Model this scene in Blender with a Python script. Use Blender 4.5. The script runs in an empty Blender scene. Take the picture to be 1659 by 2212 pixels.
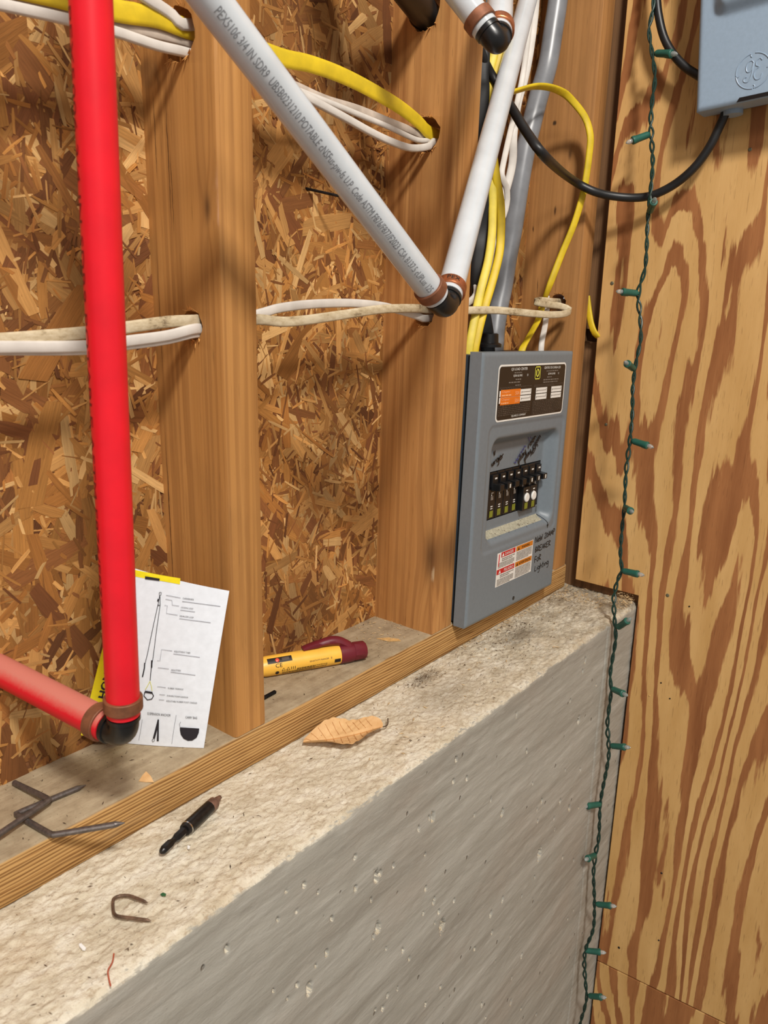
import bpy, bmesh, math, random
import numpy as np
from mathutils import Vector, Matrix
sc = bpy.context.scene
COL = sc.collection
random.seed(7); RNG = np.random.default_rng(11)

# ------------------------------------------------------------------ camera, world, lights, exposure
W, H = 1659, 2212
CAM = np.array([-.4135, -.4909, .4187]); YAW, PITCH, ROLL, FPX = .9037, -.2583, .0244, 1694.
_f = np.array([math.sin(YAW)*math.cos(PITCH), math.cos(YAW)*math.cos(PITCH), math.sin(PITCH)])
_r = np.array([math.cos(YAW), -math.sin(YAW), 0.]); _u = np.cross(_r, _f)
_c, _s = math.cos(ROLL), math.sin(ROLL)
CF, CR, CU = _f, _c*_r+_s*_u, -_s*_r+_c*_u
cd = bpy.data.cameras.new('camera'); cam = bpy.data.objects.new('camera', cd); COL.objects.link(cam)
cd.sensor_fit = 'VERTICAL'; cd.sensor_height = 36; cd.sensor_width = 36*W/H; cd.lens = FPX/H*36
cd.clip_start = .02; cd.clip_end = 20
cam.matrix_world = Matrix(((CR[0], CU[0], -CF[0], CAM[0]), (CR[1], CU[1], -CF[1], CAM[1]), (CR[2], CU[2], -CF[2], CAM[2]), (0, 0, 0, 1)))
cd.dof.use_dof = True; cd.dof.focus_distance = .85; cd.dof.aperture_fstop = 15
sc.camera = cam
w = bpy.data.worlds.new('world'); sc.world = w; w.use_nodes = True
bg = w.node_tree.nodes['Background']; bg.inputs[0].default_value = (1, .96, .92, 1); bg.inputs[1].default_value = .34
def area(name, loc, target, size, power, col):
    l = bpy.data.lights.new(name, 'AREA'); l.shape = 'DISK'; l.size = size; l.energy = power; l.color = col
    o = bpy.data.objects.new(name, l); COL.objects.link(o); o.location = loc
    o.rotation_euler = (Vector(target)-Vector(loc)).to_track_quat('-Z', 'Y').to_euler(); return o
area('ceiling_lamp', (-.85, -1.5, 2.2), (.15, 0, .3), .34, 62, (1, .95, .88))
area('fill_light', (1.0-2.6, -2.6, 2.1), (.3, 0, .2), .5, 22, (1, .96, .91))  # added fill light, stands for no particular lamp
sc.view_settings.view_transform = 'Standard'; sc.view_settings.look = 'None'
sc.view_settings.gamma = 1; sc.view_settings.use_curve_mapping = False; sc.view_settings.exposure = 0.0

# ------------------------------------------------------------------ photo measuring helpers (camera ray -> point on a real plane)
def ray(px, py): return CF+(px-W/2)/FPX*CR+(H/2-py)/FPX*CU
def PX(px, py, x): d = ray(px, py); return CAM+(x-CAM[0])/d[0]*d
def PY(px, py, y): d = ray(px, py); return CAM+(y-CAM[1])/d[1]*d
def PZ(px, py, z): d = ray(px, py); return CAM+(z-CAM[2])/d[2]*d
def PD(px, py, D): return CAM+D*ray(px, py)

# ------------------------------------------------------------------ materials
def lin(c):
    return tuple((x/12.92 if x <= .04045 else ((x+.055)/1.055)**2.4) for x in [v/255 for v in c[:3]])+(1,)
class M:
    def __init__(s, name, rough=.6, metal=0, spec=.5):
        s.m = bpy.data.materials.new(name); s.m.use_nodes = True; s.t = s.m.node_tree; s.n = s.t.nodes
        s.b = s.n['Principled BSDF']; s.b.inputs['Roughness'].default_value = rough; s.b.inputs['Metallic'].default_value = metal
        s.b.inputs['Specular IOR Level'].default_value = spec
    def new(s, k, **kw):
        n = s.n.new(k)
        for a, v in kw.items(): setattr(n, a, v)
        return n
    def put(s, sock, v):
        if isinstance(v, bpy.types.NodeSocket): s.t.links.new(v, sock)
        else: sock.default_value = v
    def co(s, scale=(1, 1, 1), kind='Object', loc=(0, 0, 0), vec=None):
        if vec is None: vec = s.new('ShaderNodeTexCoord').outputs[kind]
        m = s.new('ShaderNodeMapping'); s.put(m.inputs['Vector'], vec)
        m.inputs['Scale'].default_value = scale; m.inputs['Location'].default_value = loc
        return m.outputs[0]
    def noise(s, scale=(1, 1, 1), detail=4, rough=.55, dist=0, loc=(0, 0, 0), kind='Object', vec=None, color=False):
        n = s.new('ShaderNodeTexNoise'); s.put(n.inputs['Vector'], s.co(scale, kind, loc, vec)); n.inputs['Scale'].default_value = 1
        n.inputs['Detail'].default_value = detail; n.inputs['Roughness'].default_value = rough; n.inputs['Distortion'].default_value = dist
        return n.outputs['Color' if color else 'Fac']
    def voro(s, scale, feature='F1', loc=(0, 0, 0), kind='Object', out='Distance', rnd=1.0):
        n = s.new('ShaderNodeTexVoronoi', feature=feature); s.put(n.inputs['Vector'], s.co(scale, kind, loc)); n.inputs['Scale'].default_value = 1
        n.inputs['Randomness'].default_value = rnd
        return n.outputs[out]
    def ramp(s, fac, stops, interp='LINEAR'):
        n = s.new('ShaderNodeValToRGB'); s.put(n.inputs[0], fac); e = n.color_ramp.elements; n.color_ramp.interpolation = interp
        while len(e) < len(stops): e.new(.5)
        for k, (p, c) in zip(e, stops):
            k.position = p; k.color = lin(c) if isinstance(c, tuple) else (c, c, c, 1)
        return n.outputs[0]
    def mix(s, f, a, b, mode='MIX'):
        n = s.new('ShaderNodeMix', data_type='RGBA', blend_type=mode)
        s.put(n.inputs[0], f); s.put(n.inputs[6], lin(a) if isinstance(a, tuple) else a); s.put(n.inputs[7], lin(b) if isinstance(b, tuple) else b)
        return n.outputs[2]
    def math(s, op, a, b=0.0, c=0.0):
        n = s.new('ShaderNodeMath', operation=op); s.put(n.inputs[0], a); s.put(n.inputs[1], b); s.put(n.inputs[2], c); return n.outputs[0]
    def sep(s, v=None):
        if v is None: v = s.new('ShaderNodeTexCoord').outputs['Object']
        n = s.new('ShaderNodeSeparateXYZ'); s.put(n.inputs[0], v); return n.outputs
    def comb(s, x, y, z):
        n = s.new('ShaderNodeCombineXYZ'); s.put(n.inputs[0], x); s.put(n.inputs[1], y); s.put(n.inputs[2], z); return n.outputs[0]
    def color(s, c): s.put(s.b.inputs['Base Color'], lin(c) if isinstance(c, tuple) else c); return s
    def bump(s, h, strength=.3, dist=.001):
        n = s.new('ShaderNodeBump'); n.inputs['Strength'].default_value = strength; n.inputs['Distance'].default_value = dist
        s.put(n.inputs['Height'], h); s.put(s.b.inputs['Normal'], n.outputs[0]); return s

def plain(name, c, rough=.5, metal=0, var=.12, scale=60, spec=.5, bump=0, sss=0):
    m = M(name, rough, metal, spec)
    nz = m.noise((scale,)*3, 5)
    hi = tuple(min(255, v*(1+var)) for v in c); lo = tuple(v*(1-var) for v in c)
    m.color(m.ramp(nz, [(.3, lo), (.7, hi)]))
    if bump: m.bump(m.noise((scale*6,)*3, 3), bump, .0006)
    if sss:
        m.b.inputs['Subsurface Weight'].default_value = sss; m.b.inputs['Subsurface Scale'].default_value = .004
        m.b.inputs['Subsurface Radius'].default_value = (1, 1, 1)
    return m.m

def fir(name, a, b, dark, seed, knots=(), patches=(), line=1.0):
    m = M(name, .62, 0, .3)
    x, y, z = m.sep()[0:3]
    dy = y; kd = None
    for (ky, kz, ks, amp) in knots:
        ry = m.math('SUBTRACT', y, ky); rz = m.math('MULTIPLY', m.math('SUBTRACT', z, kz), .32)
        d2 = m.math('ADD', m.math('MULTIPLY', ry, ry), m.math('MULTIPLY', rz, rz))
        g = m.math('EXPONENT', m.math('DIVIDE', d2, -2*ks*ks))
        dy = m.math('ADD', dy, m.math('MULTIPLY', m.math('MULTIPLY', g, amp), m.math('SIGN', ry)))
        core = m.math('EXPONENT', m.math('DIVIDE', d2, -2*(ks*.45)**2))
        kd = core if kd is None else m.math('MAXIMUM', kd, core)
    v = m.comb(x, dy, z)
    fine = m.noise((330, 330, 5), 4, .6, .3, (seed, seed, seed), vec=v)
    wide = m.noise((52, 52, 1.1), 3, .5, .6, (seed*2, 0, seed), vec=v)
    blot = m.noise((14, 14, 5), 5, .6, 0, (seed, 3, 1))
    rings = m.noise((150, 150, 1.2), 1, .4, .3, (seed, 5, 2), vec=v)
    c = m.ramp(wide, [(.28, a), (.72, b)])
    c = m.mix(m.math('MULTIPLY', m.ramp(fine, [(.5, 0.), (.75, 1.)]), .38*line), c, dark)
    c = m.mix(m.math('MULTIPLY', m.ramp(rings, [(.5, 0.), (.62, 1.)]), .34*line), c, dark)
    c = m.mix(m.math('MULTIPLY', m.ramp(blot, [(.5, 0.), (.78, 1.)]), .38), c, tuple(v*.62 for v in a))
    scr = m.noise((900, 900, 26), 2, .5, 0, (seed, 1, 9))
    c = m.mix(m.math('MULTIPLY', m.ramp(scr, [(.68, 0.), (.76, 1.)]), .5), c, tuple(v*.4 for v in dark))
    if kd is not None: c = m.mix(m.math('MULTIPLY', kd, .75), c, (62, 36, 20))
    side = m.math('GREATER_THAN', m.math('MULTIPLY', m.sep(m.new('ShaderNodeNewGeometry').outputs['True Normal'])[0], -1.0), .5) if patches else None
    for (py_, pz_, ry_, rz_, col, k) in patches:      # checks, pitch pockets and stains
        wob = m.math('MULTIPLY', m.math('SUBTRACT', m.noise((40, 200, 60), 3, .6, 0, (py_*90, 1, pz_*9)), .5), ry_*2.2+.0012)
        a = m.math('DIVIDE', m.math('ADD', m.math('SUBTRACT', y, py_), wob), ry_); b = m.math('DIVIDE', m.math('SUBTRACT', z, pz_), rz_)
        d2 = m.math('ADD', m.math('MULTIPLY', a, a), m.math('MULTIPLY', b, b))
        c = m.mix(m.math('MULTIPLY', m.math('EXPONENT', m.math('MULTIPLY', m.math('MULTIPLY', d2, d2), -1.0)), m.math('MULTIPLY', side, k)), c, col)
    m.color(c); m.bump(m.math('ADD', fine, m.math('MULTIPLY', scr, -.4)), .35, .0006)
    return m.m

MAT = {}
def pt_(px, py, ry, rz, col, k, x=.0005):
    p = PX(px, py, x); return (p[1], p[2], ry, rz, col, k)
DK = (58, 32, 16)
MAT['stud1'] = fir('fir_stud_a', (170, 118, 62), (200, 146, 84), (126, 80, 40), 1.3, [(.013, .487, .006, .006)],
    [pt_(338, 300, .0006, .030, DK, .8), pt_(366, 345, .0006, .045, DK, .8), pt_(374, 420, .0005, .030, DK, .8), pt_(347, 690, .0005, .050, DK, .7), pt_(366, 1120, .0006, .075, DK, .85), pt_(476, 433, .0042, .020, (196, 150, 116), .75),
     pt_(484, 436, .0008, .021, (40, 22, 16), .9), pt_(489, 850, .0016, .075, (124, 76, 54), .7), pt_(318, 160, .018, .012, (84, 56, 34), .6)])
MAT['stud2'] = fir('fir_stud_b', (176, 122, 68), (204, 150, 90), (138, 88, 46), 7.7, [(.006, .135, .016, .012)], [pt_(938, 1240, .0035, .008, (206, 182, 146), .55, .31), pt_(946, 1120, .001, .02, DK, .7, .31)], line=1.2)
MAT['stud3'] = fir('fir_stud_c', (162, 114, 64), (188, 136, 82), (124, 82, 44), 4.1, [(.03, .62, .004, .002)], [pt_(1196, 265, .0025, .003, (40, 28, 20), .9, .631), pt_(1160, 620, .0006, .012, DK, .8, .631), pt_(1150, 495, .001, .004, DK, .9, .631), pt_(1198, 455, .0015, .006, DK, .8, .631)], line=.75)
MAT['old_wood'] = fir('old_dark_wood', (110, 80, 54), (140, 102, 68), (66, 46, 30), 9.2)

def plate_mat():
    m = M('treated_plate', .8, 0, .2)
    x, y, z = m.sep()[0:3]
    wob = m.noise((7, 30, 30), 3, .5, 0)
    zz = m.math('ADD', m.math('ADD', z, m.math('MULTIPLY', wob, .007)), m.math('MULTIPLY', x, .012))
    ph = m.math('MULTIPLY', zz, 2000)
    s = m.math('SINE', m.math('ADD', ph, m.math('MULTIPLY', m.noise((5, 2, 260), 3, .65), 11)))
    s = m.math('ADD', m.math('MULTIPLY', s, .5), .5)
    fine = m.noise((22, 700, 700), 3, .6)
    c = m.ramp(s, [(.10, (198, 156, 98)), (.6, (176, 130, 76)), (.98, (122, 82, 42))])
    c = m.mix(m.math('MULTIPLY', m.ramp(fine, [(.35, 0.), (.7, 1.)]), .35), c, (196, 160, 106))
    # dust lying on the upward face
    nrm = m.sep(m.new('ShaderNodeNewGeometry').outputs['Normal'])[2]
    dn = m.noise((60, 60, 60), 6, .65); dl = m.noise((12, 150, 60), 4, .6)
    dust = m.ramp(m.math('ADD', m.math('MULTIPLY', dn, .6), m.math('MULTIPLY', dl, .4)), [(.3, (132, 114, 90)), (.5, (164, 147, 120)), (.7, (186, 170, 142))])
    sp = m.noise((420, 420, 420), 3, .7)
    dust = m.mix(m.math('MULTIPLY', m.ramp(sp, [(.62, 0.), (.72, 1.)]), .6), dust, (84, 66, 48))
    c = m.mix(m.ramp(nrm, [(.35, 0.), (.8, 1.)]), c, dust)
    bl = m.noise((9, 20, 30), 4, .6, 0, (3, 3, 3))
    c = m.mix(m.math('MULTIPLY', m.ramp(bl, [(.58, 0.), (.75, 1.)]), .35), c, (150, 132, 104))
    m.color(c); m.bump(m.math('ADD', m.math('MULTIPLY', s, -1.0), fine), .35, .0008)
    return m.m
MAT['plate'] = plate_mat()

def plywood_mat(sd=0.):
    m = M('fir_plywood', .6, 0, .3)
    x, y, z = m.sep()[0:3]
    big = m.noise((1, 6.6, .95), 2, .5, .3, (0, 2.2+sd, 5.1))
    med = m.noise((1, 24, 3.2), 3, .5, 0, (0, 7, 1))
    jag = m.noise((1, 160, 14), 3, .65, 0, (0, 1, 4))
    h = m.math('ADD', m.math('MULTIPLY', big, 11.5), m.math('ADD', m.math('MULTIPLY', y, 21), m.math('ADD', m.math('MULTIPLY', med, 1.7), m.math('MULTIPLY', jag, .38))))
    fr = m.math('FRACT', h)
    wid = m.noise((1, 9, 2.0), 2, .5, 0, (0, 4, 8))
    th = m.math('ADD', .16, m.math('MULTIPLY', wid, .70))
    band = m.math('MULTIPLY', m.math('SUBTRACT', fr, th), 16)
    n = m.new('ShaderNodeClamp'); m.put(n.inputs[0], band); band = n.outputs[0]
    # the far edge of each band fades a little slower (late wood)
    n = m.new('ShaderNodeClamp'); m.put(n.inputs[0], m.math('MULTIPLY', m.math('SUBTRACT', 1.0, fr), 22)); band = m.math('MULTIPLY', band, n.outputs[0])
    light = m.ramp(m.noise((1, 30, 6), 5, .6), [(.3, (202, 156, 94)), (.7, (222, 178, 116))])
    dark = m.ramp(m.noise((1, 60, 5), 4, .6, 0, (0, 3, 3)), [(.3, (142, 88, 50)), (.7, (174, 116, 70))])
    c = m.mix(band, light, dark)
    st = m.noise((1, 520, 16), 3, .6)
    c = m.mix(m.math('MULTIPLY', m.ramp(st, [(.6, 0.), (.74, 1.)]), m.math('MULTIPLY', band, .5)), c, (182, 128, 80))
    c = m.mix(m.math('MULTIPLY', m.ramp(m.noise((1, 600, 40), 2, .5, 0, (0, 9, 9)), [(.64, 0.), (.7, 1.)]), .3), c, (92, 54, 28))
    m.color(c); m.bump(m.math('ADD', st, m.math('MULTIPLY', band, .6)), .25, .0005)
    return m.m
MAT['ply'] = plywood_mat(); MAT['ply2'] = plywood_mat(9.3)

def osb_mat():
    m = M('osb_strand', .72, 0, .25)
    at = m.new('ShaderNodeAttribute', attribute_name='Col').outputs['Color']
    g = m.noise((1.2, 34, 1), 4, .62, 0, kind='UV')
    g2 = m.noise((4, 90, 1), 2, .6, 0, (3, 2, 0), kind='UV')
    c = m.mix(1.0, at, m.ramp(g, [(.25, .72), (.72, 1.15)]), 'MULTIPLY')
    c = m.mix(m.math('MULTIPLY', m.ramp(g2, [(.6, 0.), (.72, 1.)]), .45), c, (70, 40, 20))
    st = m.noise((5, 5, 4), 5, .6, .4, (2.4, 0, .6))
    c = m.mix(m.math('MULTIPLY', m.ramp(st, [(.52, 0.), (.72, 1.)]), .55), c, (92, 58, 32))
    m.color(c); m.bump(m.math('ADD', g, g2), .4, .0006)
    return m.m
MAT['osb'] = osb_mat()
MAT['osb_base'] = plain('osb_core', (110, 70, 38), .8, var=.4, scale=90)

def concrete_mat():
    m = M('cast_concrete', .88, 0, .2)
    nrm = m.sep(m.new('ShaderNodeNewGeometry').outputs['True Normal'])
    n1 = m.noise((26, 60, 26), 6, .65, .5); n2 = m.noise((150, 300, 150), 4, .7); n3 = m.noise((420, 420, 420), 3, .7, 0, (5, 5, 5))
    top = m.ramp(n1, [(.28, (186, 172, 146)), (.5, (214, 204, 182)), (.72, (230, 224, 208))])
    top = m.mix(m.math('MULTIPLY', m.ramp(n2, [(.52, 0.), (.70, 1.)]), .62), top, (158, 132, 102))
    top = m.mix(m.math('MULTIPLY', m.ramp(n3, [(.64, 0.), (.72, 1.)]), .65), top, (92, 74, 54))
    top = m.mix(m.math('MULTIPLY', m.ramp(m.noise((9, 9, 9), 4, .6, 0, (7.2, 1, 1)), [(.55, 0.), (.75, 1.)]), .35), top, (196, 164, 118))
    s1 = m.noise((2.6, 8, 30), 5, .6, .5); s2 = m.noise((22, 30, 150), 5, .7, .6, (3, 0, 1)); s3 = m.noise((5, 5, 8), 4, .6, 0, (1, 8, 2))
    fr = m.ramp(s1, [(.25, (146, 140, 129)), (.5, (167, 163, 152)), (.75, (188, 185, 175))])
    fr = m.mix(m.math('MULTIPLY', m.ramp(s2, [(.50, 0.), (.74, 1.)]), .35), fr, (206, 203, 194))
    fr = m.mix(m.math('MULTIPLY', m.ramp(s3, [(.5, 0.), (.7, 1.)]), .3), fr, (166, 148, 132))
    fr = m.mix(m.math('MULTIPLY', m.ramp(m.noise((300, 300, 300), 3, .7), [(.66, 0.), (.74, 1.)]), .35), fr, (110, 102, 92))
    pv = m.voro((95, 95, 62), loc=(.3, .2, .1)); pc = m.voro((95, 95, 62), loc=(.3, .2, .1), out='Color')
    ps = m.math('MULTIPLY', m.ramp(pv, [(.10, 1.), (.20, 0.)]), m.math('GREATER_THAN', m.sep(pc)[0], .93))
    fr = m.mix(m.math('MULTIPLY', ps, .5), fr, (104, 96, 86))
    px_ = m.sep()[0]
    soil = m.math('MULTIPLY', m.ramp(m.math('ADD', px_, m.math('MULTIPLY', m.noise((18, 40, 18), 5, .65, 0, (2, 2, 2)), .5)), [(.45, 0.), (.95, 1.)]), m.ramp(m.noise((34, 60, 34), 5, .7, .4, (8, 8, 8)), [(.36, 0.), (.62, 1.)]))
    top = m.mix(m.math('MULTIPLY', soil, .8), top, (128, 112, 90))
    py2 = m.sep()[1]
    for (sx_, sy_, rx_, ry_, k_) in ((*PZ(1125, 1372, 0)[:2], .035, .014, .75), (*PZ(912, 1463, 0)[:2], .016, .008, .7), (*PZ(960, 1500, 0)[:2], .05, .03, .35)):
        a_ = m.math('DIVIDE', m.math('SUBTRACT', px_, float(sx_)), rx_); b_ = m.math('DIVIDE', m.math('SUBTRACT', py2, float(sy_)), ry_)
        g_ = m.math('EXPONENT', m.math('MULTIPLY', m.math('ADD', m.math('MULTIPLY', a_, a_), m.math('MULTIPLY', b_, b_)), -1.0))
        top = m.mix(m.math('MULTIPLY', g_, k_), top, (112, 100, 84))
    k = m.math('ADD', nrm[2], m.math('MULTIPLY', m.math('SUBTRACT', m.noise((60, 60, 60), 4, .6), .5), .5))
    kk = m.ramp(k, [(.3, 0.), (.6, 1.)])
    m.color(m.mix(kk, fr, top))
    hb = m.mix(kk, m.math('SUBTRACT', m.math('ADD', m.math('MULTIPLY', s2, .7), m.math('MULTIPLY', n3, .3)), m.math('MULTIPLY', ps, 1.6)), m.math('ADD', n2, n3))
    m.bump(hb, .7, .0014)
    return m.m
MAT['concrete'] = concrete_mat()

MAT['red'] = plain('red_pex', (232, 22, 40), .38, var=.04, scale=30, sss=.15)
def dusty(name, c, dustc, rough):
    m = M(name, rough)
    nz = m.sep(m.new('ShaderNodeNewGeometry').outputs['Normal'])[2]
    k = m.math('MULTIPLY', m.ramp(m.math('ADD', nz, m.math('MULTIPLY', m.noise((300, 300, 300), 5, .7), .4)), [(.42, 0.), (1.05, 1.)]), .7)
    m.color(m.mix(k, c, dustc)); return m.m
MAT['red_dusty'] = dusty('red_pex_dusty', (222, 24, 42), (196, 142, 124), .5)
MAT['white_pex'] = plain('white_pex', (202, 207, 211), .17, var=.03, scale=30, sss=.35)
MAT['copper'] = plain('copper_ring', (176, 108, 72), .38, .75, .2, 120)
MAT['copper_old'] = plain('copper_ring_dull', (132, 84, 58), .6, .35, .15, 120)
MAT['black'] = plain('black_plastic', (20, 20, 21), .32, var=.2)
MAT['black_rubber'] = plain('black_cable_jacket', (26, 26, 27), .42, var=.3, scale=40)
MAT['yellow'] = plain('yellow_jacket', (216, 186, 34), .5, var=.07, scale=50)
MAT['pale_yellow'] = plain('pale_yellow_jacket', (224, 202, 74), .5, var=.07, scale=50)
MAT['white_jacket'] = plain('white_jacket', (212, 206, 198), .5, var=.05, scale=50)
MAT['grey_jacket'] = plain('grey_white_jacket', (186, 172, 158), .6, var=.12, scale=50)
def dirty_jacket():
    m = M('dirty_tan_jacket', .7)
    n = m.math('ADD', m.math('MULTIPLY', m.noise((24, 40, 50), 3, .6), .55), m.math('MULTIPLY', m.noise((120, 260, 260), 4, .7), .45))
    m.color(m.ramp(n, [(.35, (104, 86, 62)), (.44, (190, 172, 138)), (.6, (220, 206, 176))])); return m.m
MAT['tan_jacket'] = dirty_jacket()
MAT['grey_cable'] = plain('grey_cable_jacket', (122, 124, 128), .32, var=.12, scale=24)
MAT['panel'] = plain('grey_panel_paint', (116, 125, 132), .42, var=.02, scale=200, bump=.05)
MAT['panel_dark'] = plain('dark_grey_box_paint', (60, 70, 80), .5, var=.05)
MAT['ge'] = plain('blue_grey_box_paint', (150, 170, 190), .4, var=.02, scale=220, bump=.06)
MAT['sticker_black'] = plain('label_black', (38, 30, 26), .4, var=.05)
MAT['sticker_white'] = plain('label_white', (232, 230, 224), .5, var=.02)
MAT['ink_grey'] = plain('label_grey_print', (120, 112, 104), .5, var=.1)
MAT['ink_dim'] = plain('label_dim_print', (78, 68, 60), .5, var=.1)
MAT['ink_black'] = plain('black_ink', (24, 22, 24), .5, var=.1)
MAT['ink_blue'] = plain('blue_ink', (52, 58, 120), .5, var=.1)
MAT['ink_pipe'] = plain('grey_pipe_print', (122, 124, 128), .5, var=.1)
MAT['ink_red'] = plain('dark_red_print', (120, 8, 18), .5, var=.1)
MAT['orange'] = plain('orange_sticker', (226, 118, 26), .5, var=.03)
MAT['orange_dk'] = plain('orange_header', (206, 122, 28), .5, var=.03)
MAT['peach'] = plain('peach_print', (250, 186, 134), .5, var=.03)
MAT['warn_red'] = plain('red_header', (196, 34, 34), .5, var=.03)
MAT['yellow_ink'] = plain('yellow_ink', (224, 222, 84), .5, var=.03)
MAT['olive'] = plain('olive_sticker', (124, 128, 40), .5, var=.08)
MAT['dust'] = plain('pale_dust', (166, 162, 142), .9, var=.12, scale=300)
MAT['black_breaker'] = plain('black_breaker_case', (22, 22, 24), .35, var=.2)
MAT['green_wire'] = plain('dark_green_wire', (20, 50, 42), .4, var=.15)
MAT['green_socket'] = plain('green_socket', (36, 92, 78), .42, var=.08)
def glass():
    m = M('clear_bulb', .08); m.color((236, 238, 236)); m.b.inputs['Transmission Weight'].default_value = .75; m.b.inputs['IOR'].default_value = 1.4; return m.m
MAT['bulb'] = glass()
MAT['paper'] = plain('white_paper', (236, 242, 250), .6, var=.02, scale=150)
MAT['paper_yellow'] = plain('yellow_paper', (246, 226, 24), .55, var=.03, scale=150)
MAT['paper_ink'] = plain('leaflet_black_ink', (34, 32, 40), .6, var=.1)
MAT['paper_grey'] = plain('leaflet_grey_ink', (140, 142, 150), .6, var=.1)
MAT['pen_yellow'] = plain('tester_yellow', (248, 192, 74), .4, var=.03, sss=.1)
MAT['maroon'] = plain('tester_maroon', (106, 24, 38), .42, var=.05)
MAT['led'] = plain('red_lens', (226, 84, 60), .25, var=.05)
def leaf_mat():
    m = M('dry_leaf', .7)
    n = m.noise((60, 60, 60), 5, .6); sp = m.noise((260, 260, 260), 3, .6, 0, (4, 4, 4))
    c = m.ramp(n, [(.3, (204, 156, 100)), (.7, (226, 186, 132))])
    m.color(m.mix(m.math('MULTIPLY', m.ramp(sp, [(.66, 0.), (.72, 1.)]), .7), c, (120, 72, 36))); return m.m
MAT['leaf'] = leaf_mat()
MAT['vein'] = plain('leaf_vein', (186, 136, 82), .7, var=.1)
MAT['steel'] = plain('grey_staple_steel', (104, 96, 92), .42, .6, .15, 300)
MAT['steel_rust'] = plain('brown_staple_steel', (112, 90, 74), .45, .6, .25, 200)
MAT['bit_black'] = plain('black_oxide_steel', (36, 34, 34), .3, .5, .25, 200)
MAT['bit_brown'] = plain('worn_brown_steel', (120, 92, 80), .4, .4, .2, 200)
MAT['chrome'] = plain('bright_steel', (200, 200, 200), .2, 1.0, .05)
MAT['red_band'] = plain('red_band', (206, 30, 50), .35, var=.05)
MAT['foam'] = plain('white_foam', (240, 240, 238), .7, var=.02)
MAT['thread'] = plain('red_brown_thread', (176, 84, 56), .8, var=.1)
MAT['green_chip'] = plain('green_chip', (38, 92, 52), .6, var=.1)
MAT['chip'] = plain('pale_wood_chip', (204, 164, 104), .8, var=.12, scale=200)
MAT['straw'] = plain('straw_dust', (188, 160, 118), .85, var=.25, scale=260)
MAT['chip_dark'] = plain('dark_wood_chip', (74, 54, 36), .85, var=.25, scale=200)
MAT['splinter'] = plain('fresh_splinter', (206, 150, 82), .8, var=.15, scale=200)
MAT['nail_head'] = plain('grey_nail_head', (112, 108, 88), .5, .5, .15, 400)
MAT['floor'] = plain('concrete_floor', (140, 134, 124), .85, var=.1, scale=12)

# value noise for displaced meshes
def vnoise(X, Y, seed=0):
    xi = np.floor(X).astype(int); yi = np.floor(Y).astype(int); fx = X-xi; fy = Y-yi
    fx = fx*fx*(3-2*fx); fy = fy*fy*(3-2*fy)
    def h(a, b):
        n = (a*374761393+b*668265263+seed*144665) & 0x7fffffff
        n = ((n ^ (n >> 13))*1274126177) & 0x7fffffff
        return ((n ^ (n >> 16)) & 0xffff)/65535.
    return (h(xi, yi)*(1-fx)+h(xi+1, yi)*fx)*(1-fy)+(h(xi, yi+1)*(1-fx)+h(xi+1, yi+1)*fx)*fy-.5
def fbm(X, Y, o=4, seed=0):
    t = 0; a = 1.
    for i in range(o): t = t+a*vnoise(X*2**i+i*17.3, Y*2**i+i*9.1, seed+i); a *= .55
    return t
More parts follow.
